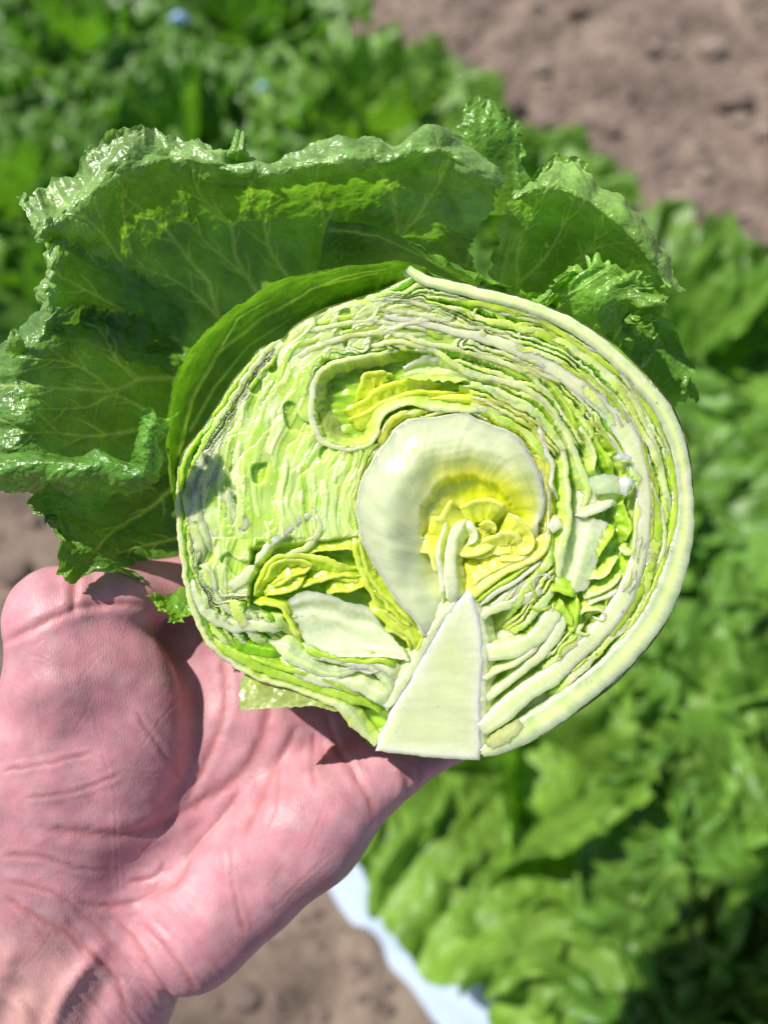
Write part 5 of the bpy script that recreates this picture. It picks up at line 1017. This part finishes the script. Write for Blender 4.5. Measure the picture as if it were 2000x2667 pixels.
# wrist tendons and soft lumps
for dp, wd, ln in [(34, 26, [(-40, 2560), (60, 2640), (100, 2760), (120, 2900)]), (30, 24, [(285, 2440), (180, 2570), (130, 2690), (90, 2850)]), (-34, 40, [(70, 2540), (10, 2640), (-40, 2760)]), (-30, 40, [(310, 2520), (240, 2640), (210, 2760)]), (16, 30, [(60, 2440), (10, 2530), (-60, 2640)])]:
    Q, _ = spline_even(ln, 15); d, par = dist_poly(ax_, ay_, Q); disp += dp * .55 * np.exp(-(d / wd) ** 2) * ss(0, .25, par)
wz = ss(2250, 2500, ay_) * ss(700, 400, ax_)
disp += 4 * noise(ax_ / 120, ay_ / 120, 0, 21) + 1.2 * noise(ax_ / 45, ay_ / 45, 0, 22) + wz * 3.0 * noise((ax_ * .75 - ay_ * .65) / 17, (ax_ * .65 + ay_ * .75) / 80, 0, 23)
P = P + Nv * (disp * front)[:, None]
mot = fbm(ax_ / 120, ay_ / 120, P[:, 2] / 120, 4, 33); yl = ss(2300, 2600, ay_) * ss(350, 100, ax_)
colh = np.array((.53, .25, .28)) * (1 + .34 * mot)[:, None] + np.array((.03, -.02, -.01)) * noise(ax_ / 60, ay_ / 60, 2)[:, None]
bl = (ss(.1, .6, fbm(ax_ / 75, ay_ / 75, 4, 3, 35)) * .7)[:, None]; colh = colh * (1 - bl) + np.array((.53, .32, .335)) * bl
colh = colh * (1 - .45 * yl[:, None]) + np.array((.50, .32, .24)) * .45 * yl[:, None]
colh = colh * (1 - .45 * red[:, None]) + np.array((.38, .12, .10)) * .45 * red[:, None]
m, n = nodes('skin'); L = n.links.new
out = N(n, 'ShaderNodeOutputMaterial'); at = N(n, 'ShaderNodeAttribute', _attribute_name='Col'); tc = N(n, 'ShaderNodeTexCoord')
p = N(n, 'ShaderNodeBsdfPrincipled', Roughness=.44, IOR=1.4); p.inputs['Subsurface Weight'].default_value = .35; p.inputs['Subsurface Radius'].default_value = (1.0, .35, .2); p.inputs['Subsurface Scale'].default_value = .0022
mp = N(n, 'ShaderNodeMapping'); mp.inputs['Rotation'].default_value = (.5, .2, .5); mp.inputs['Scale'].default_value = (1, .28, .6); L(tc.outputs['Object'], mp.inputs['Vector'])
v1 = N(n, 'ShaderNodeTexVoronoi', _feature='DISTANCE_TO_EDGE', Scale=1500.0); L(mp.outputs[0], v1.inputs['Vector'])
# ridge lines
mp2 = N(n, 'ShaderNodeMapping'); mp2.inputs['Rotation'].default_value = (0, 0, -.25); L(tc.outputs['Object'], mp2.inputs['Vector'])
wv = N(n, 'ShaderNodeTexWave', Scale=380.0, Distortion=9.0, Detail=1.5); wv.inputs['Detail Scale'].default_value = .35; L(mp2.outputs[0], wv.inputs['Vector'])
n2 = N(n, 'ShaderNodeTexNoise', Scale=900.0, Detail=5.0, Roughness=.65); L(tc.outputs['Object'], n2.inputs['Vector'])
n3 = N(n, 'ShaderNodeTexNoise', Scale=160.0, Detail=5.0); L(tc.outputs['Object'], n3.inputs['Vector'])
b1 = N(n, 'ShaderNodeBump', Strength=.28, Distance=.0003); L(v1.outputs['Distance'], b1.inputs['Height'])
b2 = N(n, 'ShaderNodeBump', Strength=.09, Distance=.00022); L(wv.outputs['Fac'], b2.inputs['Height']); L(b1.outputs[0], b2.inputs['Normal'])
b3 = N(n, 'ShaderNodeBump', Strength=.22, Distance=.0004); L(n2.outputs['Fac'], b3.inputs['Height']); L(b2.outputs[0], b3.inputs['Normal'])
b4 = N(n, 'ShaderNodeBump', Strength=.15, Distance=.0015); L(n3.outputs['Fac'], b4.inputs['Height']); L(b3.outputs[0], b4.inputs['Normal'])
r = N(n, 'ShaderNodeMapRange'); r.inputs['From Min'].default_value = .3; r.inputs['From Max'].default_value = .7; r.inputs['To Min'].default_value = .88; r.inputs['To Max'].default_value = 1.1; L(n3.outputs['Fac'], r.inputs['Value'])
s1 = N(n, 'ShaderNodeVectorMath', _operation='SCALE'); L(at.outputs['Color'], s1.inputs[0]); L(r.outputs[0], s1.inputs['Scale']); L(s1.outputs[0], p.inputs['Base Color']); L(b4.outputs[0], p.inputs['Normal']); L(p.outputs[0], out.inputs[0])
W3 = A_C + ((P[:, 0] - 1000) * U)[:, None] * A_R + ((1333.5 - P[:, 1]) * U)[:, None] * A_U + ((P[:, 2] - D) * U)[:, None] * A_B
o = mesh('hand', W3, F, m, col=np.clip(colh, 0, 1), origin=bp(np.array([215., 2600., -270.])))
tag(o, 'open left hand with pink palm and wrist, holding up the cut lettuce', 'hand')
